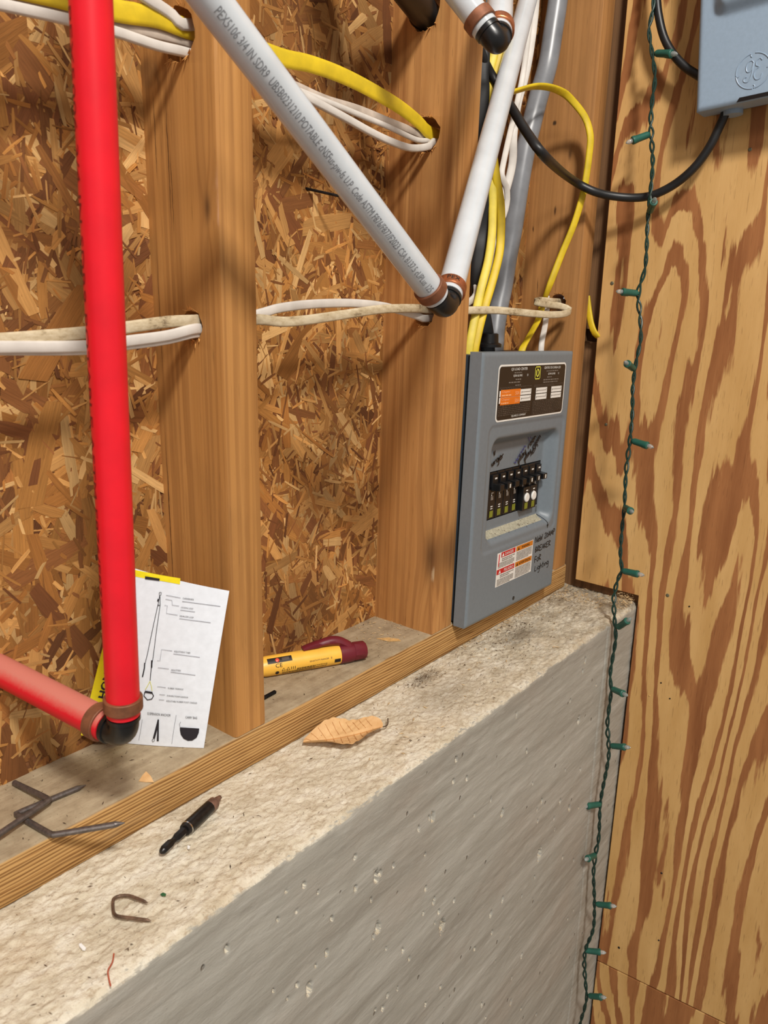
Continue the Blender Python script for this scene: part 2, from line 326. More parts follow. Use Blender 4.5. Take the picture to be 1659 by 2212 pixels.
# ------------------------------------------------------------------ object helpers
ORG = {}
def tag(o, label, cat, group=None, kind=None):
    if label: o['label'] = label
    if cat: o['category'] = cat
    if group: o['group'] = group
    if kind: o['kind'] = kind
    return o
def thing(name, label, cat, loc, group=None):
    o = bpy.data.objects.new(name, None); COL.objects.link(o); o.location = tuple(loc); o.empty_display_size = .01
    ORG[o.name] = np.array(loc, float); return tag(o, label, cat, group)
PRINTS = {'strap_drawing', 'leader_line', 'label_text', 'label_print', 'label_fine_print', 'hazard_print', 'warning_text', 'header_text', 'leaflet_text', 'sticker_print', 'cell_rule', 'breaker_print', 'tester_print', 'marker_note', 'circuit_note', 'cover_title', 'pipe_print', 'ring_stamp', 'marker_arrow', 'embossed_monogram', 'vein'}
class MB:
    def __init__(s): s.v = []; s.f = []; s.n = 0
    def add(s, vs, fs):
        vs = [tuple(float(t) for t in p) for p in vs]
        s.f += [tuple(i+s.n for i in f) for f in fs]; s.v += vs; s.n += len(vs); return s
    def box(s, a, b):
        (x0, y0, z0), (x1, y1, z1) = a, b
        return s.add([(x0, y0, z0), (x1, y0, z0), (x1, y1, z0), (x0, y1, z0), (x0, y0, z1), (x1, y0, z1), (x1, y1, z1), (x0, y1, z1)],
                     [(0, 3, 2, 1), (4, 5, 6, 7), (0, 1, 5, 4), (1, 2, 6, 5), (2, 3, 7, 6), (3, 0, 4, 7)])
    def build(s, name, mat, parent=None, smooth=True, bevel=0, angle=35, origin=None):
        me = bpy.data.meshes.new(name)
        o = bpy.data.objects.new(name, me); COL.objects.link(o)
        if parent is not None and name in PRINTS: o['kind'] = 'stuff'
        off = ORG.get(parent.name, np.zeros(3)) if parent is not None else (np.zeros(3) if origin is None else np.array(origin, float))
        me.from_pydata([(p[0]-off[0], p[1]-off[1], p[2]-off[2]) for p in s.v], [], s.f)
        me.materials.append(MAT[mat] if isinstance(mat, str) else mat)
        bm = bmesh.new(); bm.from_mesh(me)
        bmesh.ops.recalc_face_normals(bm, faces=bm.faces)
        if bevel: bmesh.ops.bevel(bm, geom=[e for e in bm.edges if len(e.link_faces) == 2 and e.calc_face_angle(0) > .6], offset=bevel, segments=2, profile=.5, affect='EDGES', clamp_overlap=True)
        bm.to_mesh(me); bm.free()
        if smooth:
            me.polygons.foreach_set('use_smooth', [True]*len(me.polygons))
            try: me.set_sharp_from_angle(angle=math.radians(angle))
            except Exception: pass
        if parent is not None: o.parent = parent
        elif origin is not None: o.location = tuple(origin)
        ORG[o.name] = off
        return o
def cr(P, step=.004, closed=False):
    P = [np.array(p, float) for p in P]
    if len(P) == 2: P = [P[0], (P[0]+P[1])/2, P[1]]
    Q = [2*P[0]-P[1]]+P+[2*P[-1]-P[-2]]; out = []
    for i in range(1, len(Q)-2):
        a, b, c, d = Q[i-1:i+3]; n = max(2, int(np.linalg.norm(c-b)/step))
        for k in range(n):
            t = k/n; out.append(.5*(2*b+(c-a)*t+(2*a-5*b+4*c-d)*t*t+(3*b-a-3*c+d)*t**3))
    out.append(P[-1]); return np.array(out)
def tube(mb, P, r, n=10, flat=None, wd=None, lobes=0, cap=True):
    """sweep along points P; r scalar or list; flat=(half width, half thickness) with width direction wd"""
    P = np.array(P, float); N = len(P); T = np.gradient(P, axis=0); T /= np.linalg.norm(T, axis=1)[:, None]+1e-12
    u = None; vs = []
    for i in range(N):
        t = T[i]
        if wd is not None:
            q = np.array(wd[i] if np.ndim(wd) == 2 else wd, float); u1 = q-(q@t)*t
            u = u1/np.linalg.norm(u1) if np.linalg.norm(u1) > 1e-6 else u
        else:
            if u is None:
                q = np.array([0, 0, 1.]) if abs(t[2]) < .8 else np.array([1., 0, 0])
                u = q-(q@t)*t
            else: u = u-(u@t)*t
            u = u/np.linalg.norm(u)
        v = np.cross(t, u)
        ri = r[i] if np.ndim(r) else r
        fa, fb = (flat if flat else (1, 1))
        if flat and np.ndim(fa): fa = flat[0][i]; fb = flat[1][i]
        for k in range(n):
            a = 2*math.pi*k/n
            ca_, sa_ = math.cos(a), math.sin(a)
            if flat and np.max(fa) > np.min(fb)*1.4: ca_ = math.copysign(abs(ca_)**.62, ca_); sa_ = math.copysign(abs(sa_)**.62, sa_)
            rr = ri*(1+lobes*math.cos(2*a)**2 - lobes*.5*math.sin(a)**4*2) if lobes else ri
            vs.append(P[i]+rr*(fa*ca_*u+fb*sa_*v))
    fs = [(i*n+k, i*n+(k+1) % n, (i+1)*n+(k+1) % n, (i+1)*n+k) for i in range(N-1) for k in range(n)]
    if cap: fs += [tuple(range(n-1, -1, -1)), tuple((N-1)*n+k for k in range(n))]
    return mb.add(vs, fs)
def lathe(mb, A, ax, prof, n=16, hexa=None, up=None):
    """prof = [(t along axis, radius)]"""
    A = np.array(A, float); ax = np.array(ax, float); ax /= np.linalg.norm(ax)
    q = np.array(up, float) if up is not None else (np.array([0, 0, 1.]) if abs(ax[2]) < .8 else np.array([1., 0, 0]))
    u = q-(q@ax)*ax; u /= np.linalg.norm(u); v = np.cross(ax, u)
    vs = []
    for (t, r) in prof:
        for k in range(n):
            a = 2*math.pi*(k+.5)/n; vs.append(A+ax*t+r*(math.cos(a)*u+math.sin(a)*v))
    N = len(prof)
    fs = [(i*n+k, i*n+(k+1) % n, (i+1)*n+(k+1) % n, (i+1)*n+k) for i in range(N-1) for k in range(n)]
    fs += [tuple(range(n-1, -1, -1)), tuple((N-1)*n+k for k in range(n))]
    return mb.add(vs, fs)
_tc = {}
def text2d(s):
    """unit-height lettering as 2-D mesh (verts, faces, width)"""
    if s in _tc: return _tc[s]
    cu = bpy.data.curves.new('t', 'FONT'); cu.body = s; cu.size = 1; cu.resolution_u = 2; cu.fill_mode = 'FRONT'
    o = bpy.data.objects.new('t', cu); COL.objects.link(o)
    dg = bpy.context.evaluated_depsgraph_get(); me = bpy.data.meshes.new_from_object(o.evaluated_get(dg))
    v = np.array([p.co[:2] for p in me.vertices]).reshape(-1, 2); f = [tuple(p.vertices) for p in me.polygons]
    bpy.data.objects.remove(o); bpy.data.curves.remove(cu); bpy.data.meshes.remove(me)
    v = v/.7
    _tc[s] = (v, f, v[:, 0].max() if len(v) else 0); return _tc[s]
def put_text(mb, s, h, fn, x, y, xs=1.0, width=None, align='l', slant=0):
    """write s with cap height h at (x,y) in a surface's own coordinates; fn maps (a,b)->3-D"""
    v, f, wd = text2d(s); k = h*xs
    if width: k = width/wd
    x0 = x-(k*wd if align == 'r' else k*wd/2 if align == 'c' else 0)
    return mb.add([fn(x0+k*p[0]+slant*h*p[1], y+h*p[1]) for p in v], f)
def quad(mb, fn, x0, y0, x1, y1, nx=1, ny=1):
    vs = [fn(x0+(x1-x0)*i/nx, y0+(y1-y0)*j/ny) for j in range(ny+1) for i in range(nx+1)]
    return mb.add(vs, [(j*(nx+1)+i, j*(nx+1)+i+1, (j+1)*(nx+1)+i+1, (j+1)*(nx+1)+i) for j in range(ny) for i in range(nx)])
def poly(mb, fn, pts): return mb.add([fn(*p) for p in pts], [tuple(range(len(pts)))])
def pen_line(mb, fn, pts, wdt):
    """flat ribbon stroke along 2-D points"""
    P = np.array(pts, float); T = np.gradient(P, axis=0); T /= np.linalg.norm(T, axis=1)[:, None]+1e-12
    Nn = np.stack([-T[:, 1], T[:, 0]], 1)*wdt/2
    vs = [fn(*p) for p in P+Nn]+[fn(*p) for p in P-Nn]; n = len(P)
    return mb.add(vs, [(i, i+1, n+i+1, n+i) for i in range(n-1)])
def sm2(pts, n=6):
    q = cr([(p[0], p[1], 0) for p in pts], step=1e9) if len(pts) < 3 else None
    if len(pts) < 3: return [pts[0], ((pts[0][0]+pts[1][0])/2, (pts[0][1]+pts[1][1])/2), pts[1]]
    P = [np.array(p, float) for p in pts]; Q = [2*P[0]-P[1]]+P+[2*P[-1]-P[-2]]; out = []
    for i in range(1, len(Q)-2):
        a, b, c, d = Q[i-1:i+3]
        for k in range(n):
            t = k/n; out.append(tuple(.5*(2*b+(c-a)*t+(2*a-5*b+4*c-d)*t*t+(3*b-a-3*c+d)*t**3)))
    out.append(tuple(P[-1])); return out
# handwriting strokes in a 1-high box
HW = {'N': (.7, [[(0, 0), (.05, 1), (.5, 0), (.6, 1)]]), 'E': (.6, [[(.5, .95), (0, .9), (.02, 0), (.5, .05)], [(0, .5), (.4, .5)]]),
 'e': (.5, [[(.05, .3), (.4, .4), (.25, .6), (.02, .3), (.2, 0), (.45, .1)]]), 'W': (.9, [[(0, 1), (.15, 0), (.35, .7), (.55, 0), (.75, 1)]]),
 'w': (.8, [[(0, .6), (.15, 0), (.35, .5), (.5, 0), (.7, .6)]]), '2': (.55, [[(.02, .75), (.25, .95), (.42, .7), (0, .02), (.5, .05)]]),
 '0': (.5, [[(.2, .8), (.02, .4), (.2, 0), (.4, .4), (.2, .8)]]), 'A': (.6, [[(0, 0), (.25, .9), (.5, 0)], [(.1, .35), (.42, .35)]]),
 'M': (.75, [[(0, 0), (.1, .85), (.3, .2), (.5, .85), (.62, 0)]]), 'P': (.55, [[(.05, -.1), (.05, .95), (.4, .85), (.4, .55), (.05, .45)]]),
 'B': (.6, [[(.05, 0), (.05, .95), (.4, .8), (.1, .5), (.48, .25), (.05, 0)]]), 'R': (.6, [[(.05, 0), (.05, .95), (.42, .8), (.08, .45), (.5, 0)]]),
 'K': (.6, [[(.05, 0), (.05, .95)], [(.48, .9), (.08, .45), (.5, 0)]]), 'F': (.55, [[(.05, -.05), (.05, .95), (.5, .95)], [(.05, .5), (.4, .5)]]),
 'O': (.55, [[(.25, .7), (.02, .35), (.22, 0), (.45, .35), (.25, .7)]]), 'L': (.5, [[(.1, .9), (.02, .1), (.4, .05)]]),
 'i': (.25, [[(.08, .55), (.1, 0)], [(.1, .75), (.12, .8)]]), 'g': (.5, [[(.38, .5), (.1, .55), (.05, .15), (.36, .15), (.38, .5), (.36, -.4), (.05, -.5)]]),
 'h': (.5, [[(.05, 0), (.08, 1)], [(.06, .3), (.25, .55), (.38, .4), (.4, 0)]]), 't': (.4, [[(.18, .95), (.15, .1), (.3, 0)], [(0, .6), (.35, .62)]]),
 'n': (.5, [[(.02, .5), (.05, 0)], [(.05, .3), (.22, .52), (.35, .4), (.38, 0)]]), 'p': (.5, [[(.05, .5), (.02, -.5)], [(.05, .4), (.3, .52), (.36, .2), (.05, .05)]]),
 'l': (.25, [[(.1, 1), (.06, 0)]]), 'a': (.5, [[(.36, .5), (.1, .5), (.03, .12), (.3, .1), (.36, .5), (.42, 0)]]),
 'y': (.5, [[(.03, .5), (.15, .08), (.35, .12)], [(.4, .55), (.33, -.2), (.1, -.5)]]), 'r': (.42, [[(.03, .5), (.06, 0)], [(.05, .3), (.18, .5), (.34, .5)]]),
 'o': (.48, [[(.2, .5), (.02, .25), (.18, 0), (.38, .25), (.2, .5)]]), 'm': (.75, [[(.02, .5), (.04, 0)], [(.04, .3), (.18, .5), (.3, .3), (.32, 0)], [(.32, .3), (.46, .5), (.6, .3), (.62, 0)]]),
 'u': (.5, [[(.03, .5), (.06, .08), (.28, .08), (.36, .5), (.4, 0)]]), 'v': (.5, [[(.02, .6), (.18, 0), (.4, .65)]]), ' ': (.45, [])}
def scrawl(mb, fn, s, x, y, h, ang=0, wdt=.0009, sl=0, wfix=None):
    c, sn = math.cos(ang), math.sin(ang); tot = sum(HW[ch][0] for ch in s); k = (wfix/tot/h if wfix else 1); pen = 0
    for ch in s:
        wd, st = HW[ch]
        for p in st:
            q = sm2([((pen+a*k+sl*b)*h, b*h) for a, b in p], 5)
            pen_line(mb, fn, [(x+a*c-b*sn, y+a*sn+b*c) for a, b in q], wdt)
        pen += wd*k
def bars(mb, fn, x0, x1, y, h, n=1, gap=0, fill=.9):
    """rows of broken fine print"""
    for i in range(n):
        a = x0; yy = y-i*gap
        e = x1 if i < n-1 else x0+(x1-x0)*random.uniform(.5, .95)
        while a < e:
            l = min(random.uniform(.6, 2.4)*h*2.2, e-a); quad(mb, fn, a, yy, a+l, yy+h*fill); a += l+h*.7

def grid_obj(name, P, mat, parent=None, keep=None, smooth=True):
    ny, nx = P.shape[:2]; I = np.arange(nx*ny).reshape(ny, nx)
    F = np.stack([I[:-1, :-1], I[:-1, 1:], I[1:, 1:], I[1:, :-1]], -1)
    F = F[keep] if keep is not None else F.reshape(-1, 4)
    me = bpy.data.meshes.new(name); off = ORG.get(parent.name, np.zeros(3)) if parent is not None else np.zeros(3)
    V = (P.reshape(-1, 3)-off).astype(np.float32)
    me.vertices.add(len(V)); me.vertices.foreach_set('co', V.ravel())
    me.loops.add(F.size); me.loops.foreach_set('vertex_index', F.ravel().astype(np.int32))
    me.polygons.add(len(F)); me.polygons.foreach_set('loop_start', np.arange(0, F.size, 4, dtype=np.int32))
    me.update(calc_edges=True); me.validate()
    if smooth: me.polygons.foreach_set('use_smooth', [True]*len(me.polygons))
    me.materials.append(MAT[mat]); o = bpy.data.objects.new(name, me); COL.objects.link(o)
    if parent is not None: o.parent = parent
    ORG[o.name] = off
    return o

# ================================================================== THE SETTING
D = .089; XC = .670
# ---- back wall: OSB sheathing, strands, studs, sill plate
mb = MB(); mb.box((-1.1, D, -.02), (.76, D+.011, 1.35))
wall_back = mb.build('wall_back', 'osb_base', smooth=False); wall_back['kind'] = 'structure'
wall_back['label'] = 'oriented strand board sheathing with exposed studs'

def strands(name, x0, x1, z0, z1, nbig, nmid, nsmall, seed):
    r = np.random.default_rng(seed)
    cols = np.array([lin(c)[:3] for c in [(198, 146, 84), (188, 132, 70), (176, 122, 62), (158, 104, 54), (214, 170, 110), (138, 88, 48), (118, 72, 40), (192, 142, 82), (166, 110, 54)]])
    V = []; F = []; UV = []; C = []; n0 = 0
    jobs = [(nbig, (.028, .088), (.008, .022), 0, 1.3), (nmid, (.018, .062), (.003, .011), .2, 1.45), (nsmall, (.006, .030), (.001, .0035), .3, 1.6)]
    for ji, (n, Lr, Wr, h0, h1) in enumerate(jobs):
        for i in range(n):
            L = r.uniform(*Lr); Wd = r.uniform(*Wr); a = r.uniform(0, math.pi) if r.random() < .55 else r.normal(math.pi*.5, .55)
            cx = r.uniform(x0, x1); cz = r.uniform(z0, z1); hh = r.uniform(h0, h1)*.001
            j = r.uniform(-.3, .3, 8)
            pts = [(-L/2+j[0]*Wd, -Wd/2), (-L*.2, -Wd/2*(1+j[1]*.4)), (L*.2, -Wd/2*(1+j[2]*.4)), (L/2+j[3]*Wd, -Wd/2*(.8+j[4])), (L/2+j[5]*Wd*1.6, Wd/2*(.6+j[6])), (L*.15, Wd/2*(1+j[7]*.4)), (-L*.25, Wd/2), (-L/2+j[2]*Wd*1.6, Wd/2*(.7+j[3]))]
            ca, sa = math.cos(a), math.sin(a); tl = r.normal(0, .006); tw = r.normal(0, .02)
            top = [(cx+p*ca-q*sa, D-.0002-hh-abs(p*tl)-q*tw*.5, cz+p*sa+q*ca) for p, q in pts]
            th = .0005+.0004*r.random()
            V += top+[(p[0], p[1]+th+.0006, p[2]) for p in top]
            F.append(tuple(n0+k for k in range(7, -1, -1))); 
            F += [(n0+k, n0+(k+1) % 8, n0+8+(k+1) % 8, n0+8+k) for k in range(8)]
            u0, v0 = r.uniform(0, 90, 2)
            uvt = [(u0+p*18, v0+q*18) for p, q in pts]
            UV += [uvt[k] for k in range(7, -1, -1)]
            for k in range(8): UV += [uvt[k], uvt[(k+1) % 8], uvt[(k+1) % 8], uvt[k]]
            c = cols[min(8, int(r.random()**1.15*9))]*r.uniform(.66, 1.2)*(1+.35*float(fbm(np.array([cx*13]), np.array([cz*13]), 3, seed)[0]))
            if ji == 2 and r.random() < .3: c = c*1.2
            C += [c]*16; n0 += 16
    me = bpy.data.meshes.new(name); me.from_pydata(V, [], F)
    uv = me.uv_layers.new(name='UVMap'); uv.data.foreach_set('uv', np.array(UV, np.float32).ravel())
    ca = me.color_attributes.new('Col', 'FLOAT_COLOR', 'POINT'); C = np.array(C, np.float32)
    ca.data.foreach_set('color', np.c_[C, np.ones(len(C))].astype(np.float32).ravel())
    me.materials.append(MAT['osb'])
    o = bpy.data.objects.new(name, me); COL.objects.link(o); o.parent = wall_back; o['kind'] = 'stuff'; ORG[o.name] = np.zeros(3)
    return o
strands('wood_strand', -.34, .0, .036, .78, 980, 1900, 5400, 1)
strands('wood_strand', .035, .318, .036, .86, 920, 1900, 5600, 2)
strands('wood_strand', .352, .633, .30, .98, 420, 900, 1600, 3)

def cut(o, cutters):
    for c in cutters:
        md = o.modifiers.new('cut', 'BOOLEAN'); md.operation = 'DIFFERENCE'; md.object = c; md.solver = 'EXACT'
    dg = bpy.context.evaluated_depsgraph_get(); me = bpy.data.meshes.new_from_object(o.evaluated_get(dg))
    o.modifiers.clear(); old = o.data; o.data = me; bpy.data.meshes.remove(old)
    for c in cutters:
        m_ = c.data; bpy.data.objects.remove(c); bpy.data.meshes.remove(m_)
    return o
def rough_hole(x0, x1, y, z, r, seed):
    rr = np.random.default_rng(seed); n = 22; mb = MB()
    rad = [r*(1+rr.uniform(-.07, .07)) for _ in range(n)]
    vs = [(x, y+rad[k]*math.cos(2*math.pi*k/n), z+rad[k]*math.sin(2*math.pi*k/n)) for x in (x0, x1) for k in range(n)]
    mb.add(vs, [(k, (k+1) % n, n+(k+1) % n, n+k) for k in range(n)]+[tuple(range(n-1, -1, -1)), tuple(range(n, 2*n))])
    return mb.build('cutter', 'old_wood', smooth=False)
def splinters(x, y, z, r, seed, n=16, parent=None):
    rr = np.random.default_rng(seed); mb = MB()
    for i in range(n):
        a = rr.uniform(.9, 2.2) if i % 3 == 0 else rr.uniform(-2.4, -.8)
        py, pz = y+r*1.0*math.cos(a), z+r*1.0*math.sin(a); d = np.array([-rr.uniform(.3, 1.6), rr.normal(0, .5)+.4*math.cos(a), rr.normal(0, .5)+.6*math.sin(a)]); d /= np.linalg.norm(d)
        L = rr.uniform(.003, .008); q = np.array([x+.0006, py, pz]); wv = np.cross(d, [0, 0, 1.]); wv = wv/np.linalg.norm(wv)*rr.uniform(.0004, .0013)
        up = np.array([0, 0, .0004])
        mb.add([q-wv, q+wv, q+d*L, q+up-wv, q+up+wv, q+d*L+up*.4], [(0, 1, 2), (3, 5, 4), (0, 3, 4, 1), (1, 4, 5, 2), (2, 5, 3, 0)])
    o = mb.build('hole_splinter', 'splinter', parent, smooth=False); o['kind'] = 'stuff'; return o
def stud(x0, x1, lean, mat, seed, holes, wane, label):
    rr = np.random.default_rng(seed); mb = MB(); n = 120; z = np.linspace(.038, 1.34, n); vs = []
    wob = [fbm(z*9, z*0+k*3.1, 3, seed+k) for k in range(4)]
    for i in range(n):
        dx = lean*(z[i]-.3); r = .0022
        ch = .0022+max(0, wane*(.5+1.6*fbm(np.array([z[i]*14]), np.array([1.]), 3, seed)[0])) if wane else .0022
        ch = min(ch, .010)
        a, b = x0+dx, x1+dx; e = .0005*wob[0][i]; g = .0005*wob[1][i]
        prof = [(a+e, D), (a+e, ch), (a+e+ch*.3, ch*.3), (a+ch, g), (b-r, g), (b-r*.3, r*.3+g), (b, r), (b, D)]
        vs += [(p[0], p[1], z[i]) for p in prof]
    m = 8; mb.add(vs, [(i*m+k, i*m+(k+1) % m, (i+1)*m+(k+1) % m, (i+1)*m+k) for i in range(n-1) for k in range(m)]+[tuple(range(m-1, -1, -1)), tuple((n-1)*m+k for k in range(m))])
    o = mb.build('stud', mat, wall_back, smooth=False)
    cs = [rough_hole(x0-.03, x1+.03, y, zz, r, seed*10+k) for k, (y, zz, r) in enumerate(holes)]
    if cs: cut(o, cs)
    me = o.data; me.polygons.foreach_set('use_smooth', [True]*len(me.polygons))
    me.set_sharp_from_angle(angle=math.radians(28))
    for k, (y, zz, r) in enumerate(holes): splinters(x0+lean*(zz-.3), y, zz, r, seed+k, parent=wall_back)
    o['label'] = label; return o
h = lambda px, py, x: PX(px, py, x)[1:]
H1a = h(385, 73, -.001); H1b = h(417, 704, .001); H2a = h(918, 290, .312); H2b = h(912, 680, .308); H2c = h(915, 22, .314); H3 = h(1203, 655, .630)
stud(.0005, .0375, -.005, 'stud1', 3, [(*H1a, .0185), (*H1b, .0125)], .0012, 'stud at left beside the red pipe')
stud(.3105, .354, .012, 'stud2', 5, [(*H2a, .0175), (*H2b, .0125), (*H2c, .019)], .004, 'stud left of the breaker panel')
stud(.6315, .667, .006, 'stud3', 8, [(*H3, .0125)], 0, 'stud in the corner behind the breaker panel')

# sill plate with a soft arris and a wavy lower edge
xs = np.linspace(-.75, .668, 240); prof0 = [(.0885, .0), (.002, .0), (0, .002), (0, .012), (0, .024), (0, .0355), (.0008, .0373), (.0026, .038), (.03, .038), (.06, .038), (.0885, .038)]
P = np.zeros((len(prof0), len(xs), 3))
for j, (yy, zz) in enumerate(prof0):
    P[j, :, 0] = xs; P[j, :, 1] = yy+(.0006*fbm(xs*25, xs*0+j*.3, 3, 21) if 1 <= j <= 7 else 0); P[j, :, 2] = zz+(.0004*fbm(xs*30, xs*0+j, 3, 5))
sill = grid_obj('sill_plate', P, 'plate', wall_back); sill.data.set_sharp_from_angle(angle=math.radians(60)); sill['label'] = 'ridged treated sill plate under the studs'

# ---- right wall: plywood sheets with a stepped cut round the concrete, dark corner stud
mb = MB(); mb.box((.6845, -.055, .0), (.722, .035, 1.35)); mb.box((.6835, -1.0, -1.15), (.722, -.0555, 1.35))  # second box is unseen dark backing, added to block background light in the gaps
wall_right = mb.build('wall_right', 'old_wood', smooth=False); wall_right['kind'] = 'structure'; wall_right['label'] = 'plywood wall meeting the stud wall in the corner'
yN = (PX(1268, 712, .685)+PX(1298, 734, .685))/2
mbc = MB(); mbc.box((.66, yN[1]-.020, yN[2]-.010), (.7, yN[1]+.016, yN[2]+.008)); cut(wall_right, [mbc.build('cutter', 'old_wood', smooth=False)])
def sheet(pts, name, mat='ply'):
    mb = MB(); n = len(pts)
    vs = [(XC, y, z) for y, z in pts]+[(XC+.0118, y, z) for y, z in pts]
    mb.add(vs, [tuple(range(n)), tuple(range(2*n-1, n-1, -1))]+[(k, (k+1) % n, n+(k+1) % n, n+k) for k in range(n)])
    return mb.build(name, mat, wall_right, smooth=False, bevel=.0006)
sheet([(-.016, 1.34), (-.0155, .6), (-.0165, .22), (-.0165, .0165), (-.1165, .0152), (-.1172, -.22), (-.1168, -.636), (-1.0, -.581), (-1.0, 1.34)], 'plywood_sheet')
sheet([(-.1168, -.6385), (-.118, -1.15), (-1.0, -1.15), (-1.0, -.5835)], 'plywood_sheet', 'ply2')
def nail_heads(L):
    for (px, py, r, m) in L:
        p = PX(px, py, XC); mb = MB(); lathe(mb, p+np.array([.001, 0, 0]), (-1, 0, 0), [(0, r), (.0013, r), (.0018, r*.7)], 12)
        mb.build('nail_head', m, wall_right)
nail_heads([(1442, 1286, .0026, 'nail_head'), (1322, 612, .0026, 'nail_head'), (1309, 917, .0022, 'nail_head'), (1620, 323, .0022, 'nail_head'), (1428, 1475, .0012, 'bit_black'), (1447, 1509, .0012, 'bit_black'), (1429, 1886, .0016, 'bit_black'), (1337, 2047, .002, 'bit_black'), (1423, 2031, .0014, 'bit_black'), (1489, 1310, .0012, 'bit_black'), (1403, 1503, .0012, 'chip')])
# ---- foundation wall: rough trowelled top, board-marked front
sx = np.concatenate([np.arange(-.56, .705, .00145)])
st_ = [(y, 0.) for y in np.r_[np.arange(.06, -.002, -.006), np.arange(-.002, -.1075, -.0013)]]+[(-.1075-.0061*math.sin(a), -.0061+.0061*math.cos(a)) for a in np.linspace(0, math.pi/2, 6)]+[(-.1136, z) for z in np.concatenate([np.arange(-.0085, -.78, -.0017), np.arange(-.78, -1.12, -.02)])]
st_ = np.array(st_); ny = len(st_); X = np.tile(sx, (ny, 1)); Yc = np.tile(st_[:, :1], (1, len(sx))); Zc = np.tile(st_[:, 1:], (1, len(sx)))
S = np.cumsum(np.r_[0, np.linalg.norm(np.diff(st_, axis=0), axis=1)]); S = np.tile(S[:, None], (1, len(sx)))
arc = np.clip(( -Yc-.1075)/.0061, 0, 1); nz_ = np.where(Zc > -.0065, np.sqrt(np.clip(1-arc**2, 0, 1)), 0); nyv = -np.sqrt(1-nz_**2)
rt = .0018*fbm(X*170, S*260, 4, 2)+.0013*fbm(X*22, S*26, 3, 9)-.0012*np.abs(fbm(X*130, S*230, 3, 33))
rf = .0007*fbm(X*7, S*60, 4, 4)+.0006*fbm(X*40, S*90, 3, 14)
edge = np.exp(-((S-.172)/.006)**2)
disp = nz_*rt+(1-nz_)*rf+edge*(.0022*fbm(X*45, S*60, 4, 77)-.0008)
pits = [(813, 1893, 8), (816, 2005, 8), (955, 2000, 11), (935, 1765, 7), (1085, 1755, 6), (1165, 1845, 10), (905, 1790, 3), (1060, 1975, 5), (1230, 1745, 6), (1040, 2170, 4), (1103, 2165, 5), (668, 2135, 7), (706, 2058, 4), (1085, 1944, 5), (1127, 2065, 5), (1210, 1730, 5), (884, 2070, 3), (980, 1945, 3), (768, 1920, 4), (490, 2050, 4), (1264, 1425, 5), (1258, 1450, 3), (1250, 1555, 6), (1288, 1480, 2), (985, 1640, 4), (600, 1985, 2), (850, 1870, 3), (1170, 1730, 4), (1155, 1895, 3)]
_pr = np.random.default_rng(4)
pits += [(_pr.uniform(560, 1280), _pr.uniform(1500, 2200), _pr.uniform(1.6, 3.4)) for _ in range(70)]
pits = [p for p in pits if p[1] > 1352+.74*(1316-p[0])+24]
for px, py, r in pits:
    p = PY(px, py, -.1136); rr = r*.00042*1.1
    jit = 1+.5*fbm((X)*400, S*400, 2, int(px))
    d = np.sqrt(((X-p[0])*1.3)**2+((Zc-p[2])*.62)**2)*jit
    disp = disp-np.where(Yc < -.1, .0085*np.exp(-(d/rr)**4)*(.8+1.3*fbm(X*520, S*520, 2, 3)), 0)
# form joint near the end
fx = PY(1302, 1480, -.1136)[0]; fl = fx+.004*np.sin(Zc*9); disp = disp-np.where(Zc < -.008, .0014*np.exp(-((X-fl)/.0022)**2), 0)
Pc = np.stack([X, Yc+nyv*disp, Zc+nz_*disp], -1)
wall_bottom = grid_obj('wall_lower', Pc, 'concrete'); wall_bottom['kind'] = 'structure'; wall_bottom['label'] = 'concrete foundation wall forming a ledge under the stud wall'
mb = MB(); mb.box((-1.2, -2.5, -1.12), (.76, .1, -1.1)); fl_ = mb.build('floor', 'floor', smooth=False); fl_['kind'] = 'structure'

# ================================================================== PIPES
def wrap_text(s, A, Bp, r, side, hgt, t0, length, up_sign=1, flip=False):
    """lettering wrapped on a pipe from A to B; side = direction the print faces"""
    A = np.array(A); ax = np.array(Bp)-A; ax /= np.linalg.norm(ax); sd = np.array(side)-(np.array(side)@ax)*ax; sd /= np.linalg.norm(sd); up = np.cross(sd, ax)*up_sign
    v, f, wd = text2d(s); k = length/wd
    bm = bmesh.new(); vv = [bm.verts.new((p[0]*k, p[1]*hgt-hgt/2, 0)) for p in v]
    for q in f:
        try: bm.faces.new([vv[i] for i in q])
        except ValueError: pass
    bmesh.ops.triangulate(bm, faces=bm.faces[:])
    for _ in range(2):
        es = [e for e in bm.edges if abs(e.verts[0].co.y-e.verts[1].co.y) > hgt*.3]
        if es: bmesh.ops.subdivide_edges(bm, edges=es, cuts=1)
    bmesh.ops.triangulate(bm, faces=bm.faces[:]); bm.verts.index_update()
    R_ = r+.00012; vs = [A+ax*(t0+p.co.x)+R_*(math.cos(p.co.y/R_)*sd+math.sin(p.co.y/R_)*up) for p in bm.verts]
    fs = [tuple(x.index for x in q.verts) for q in bm.faces]; bm.free()
    return vs, fs
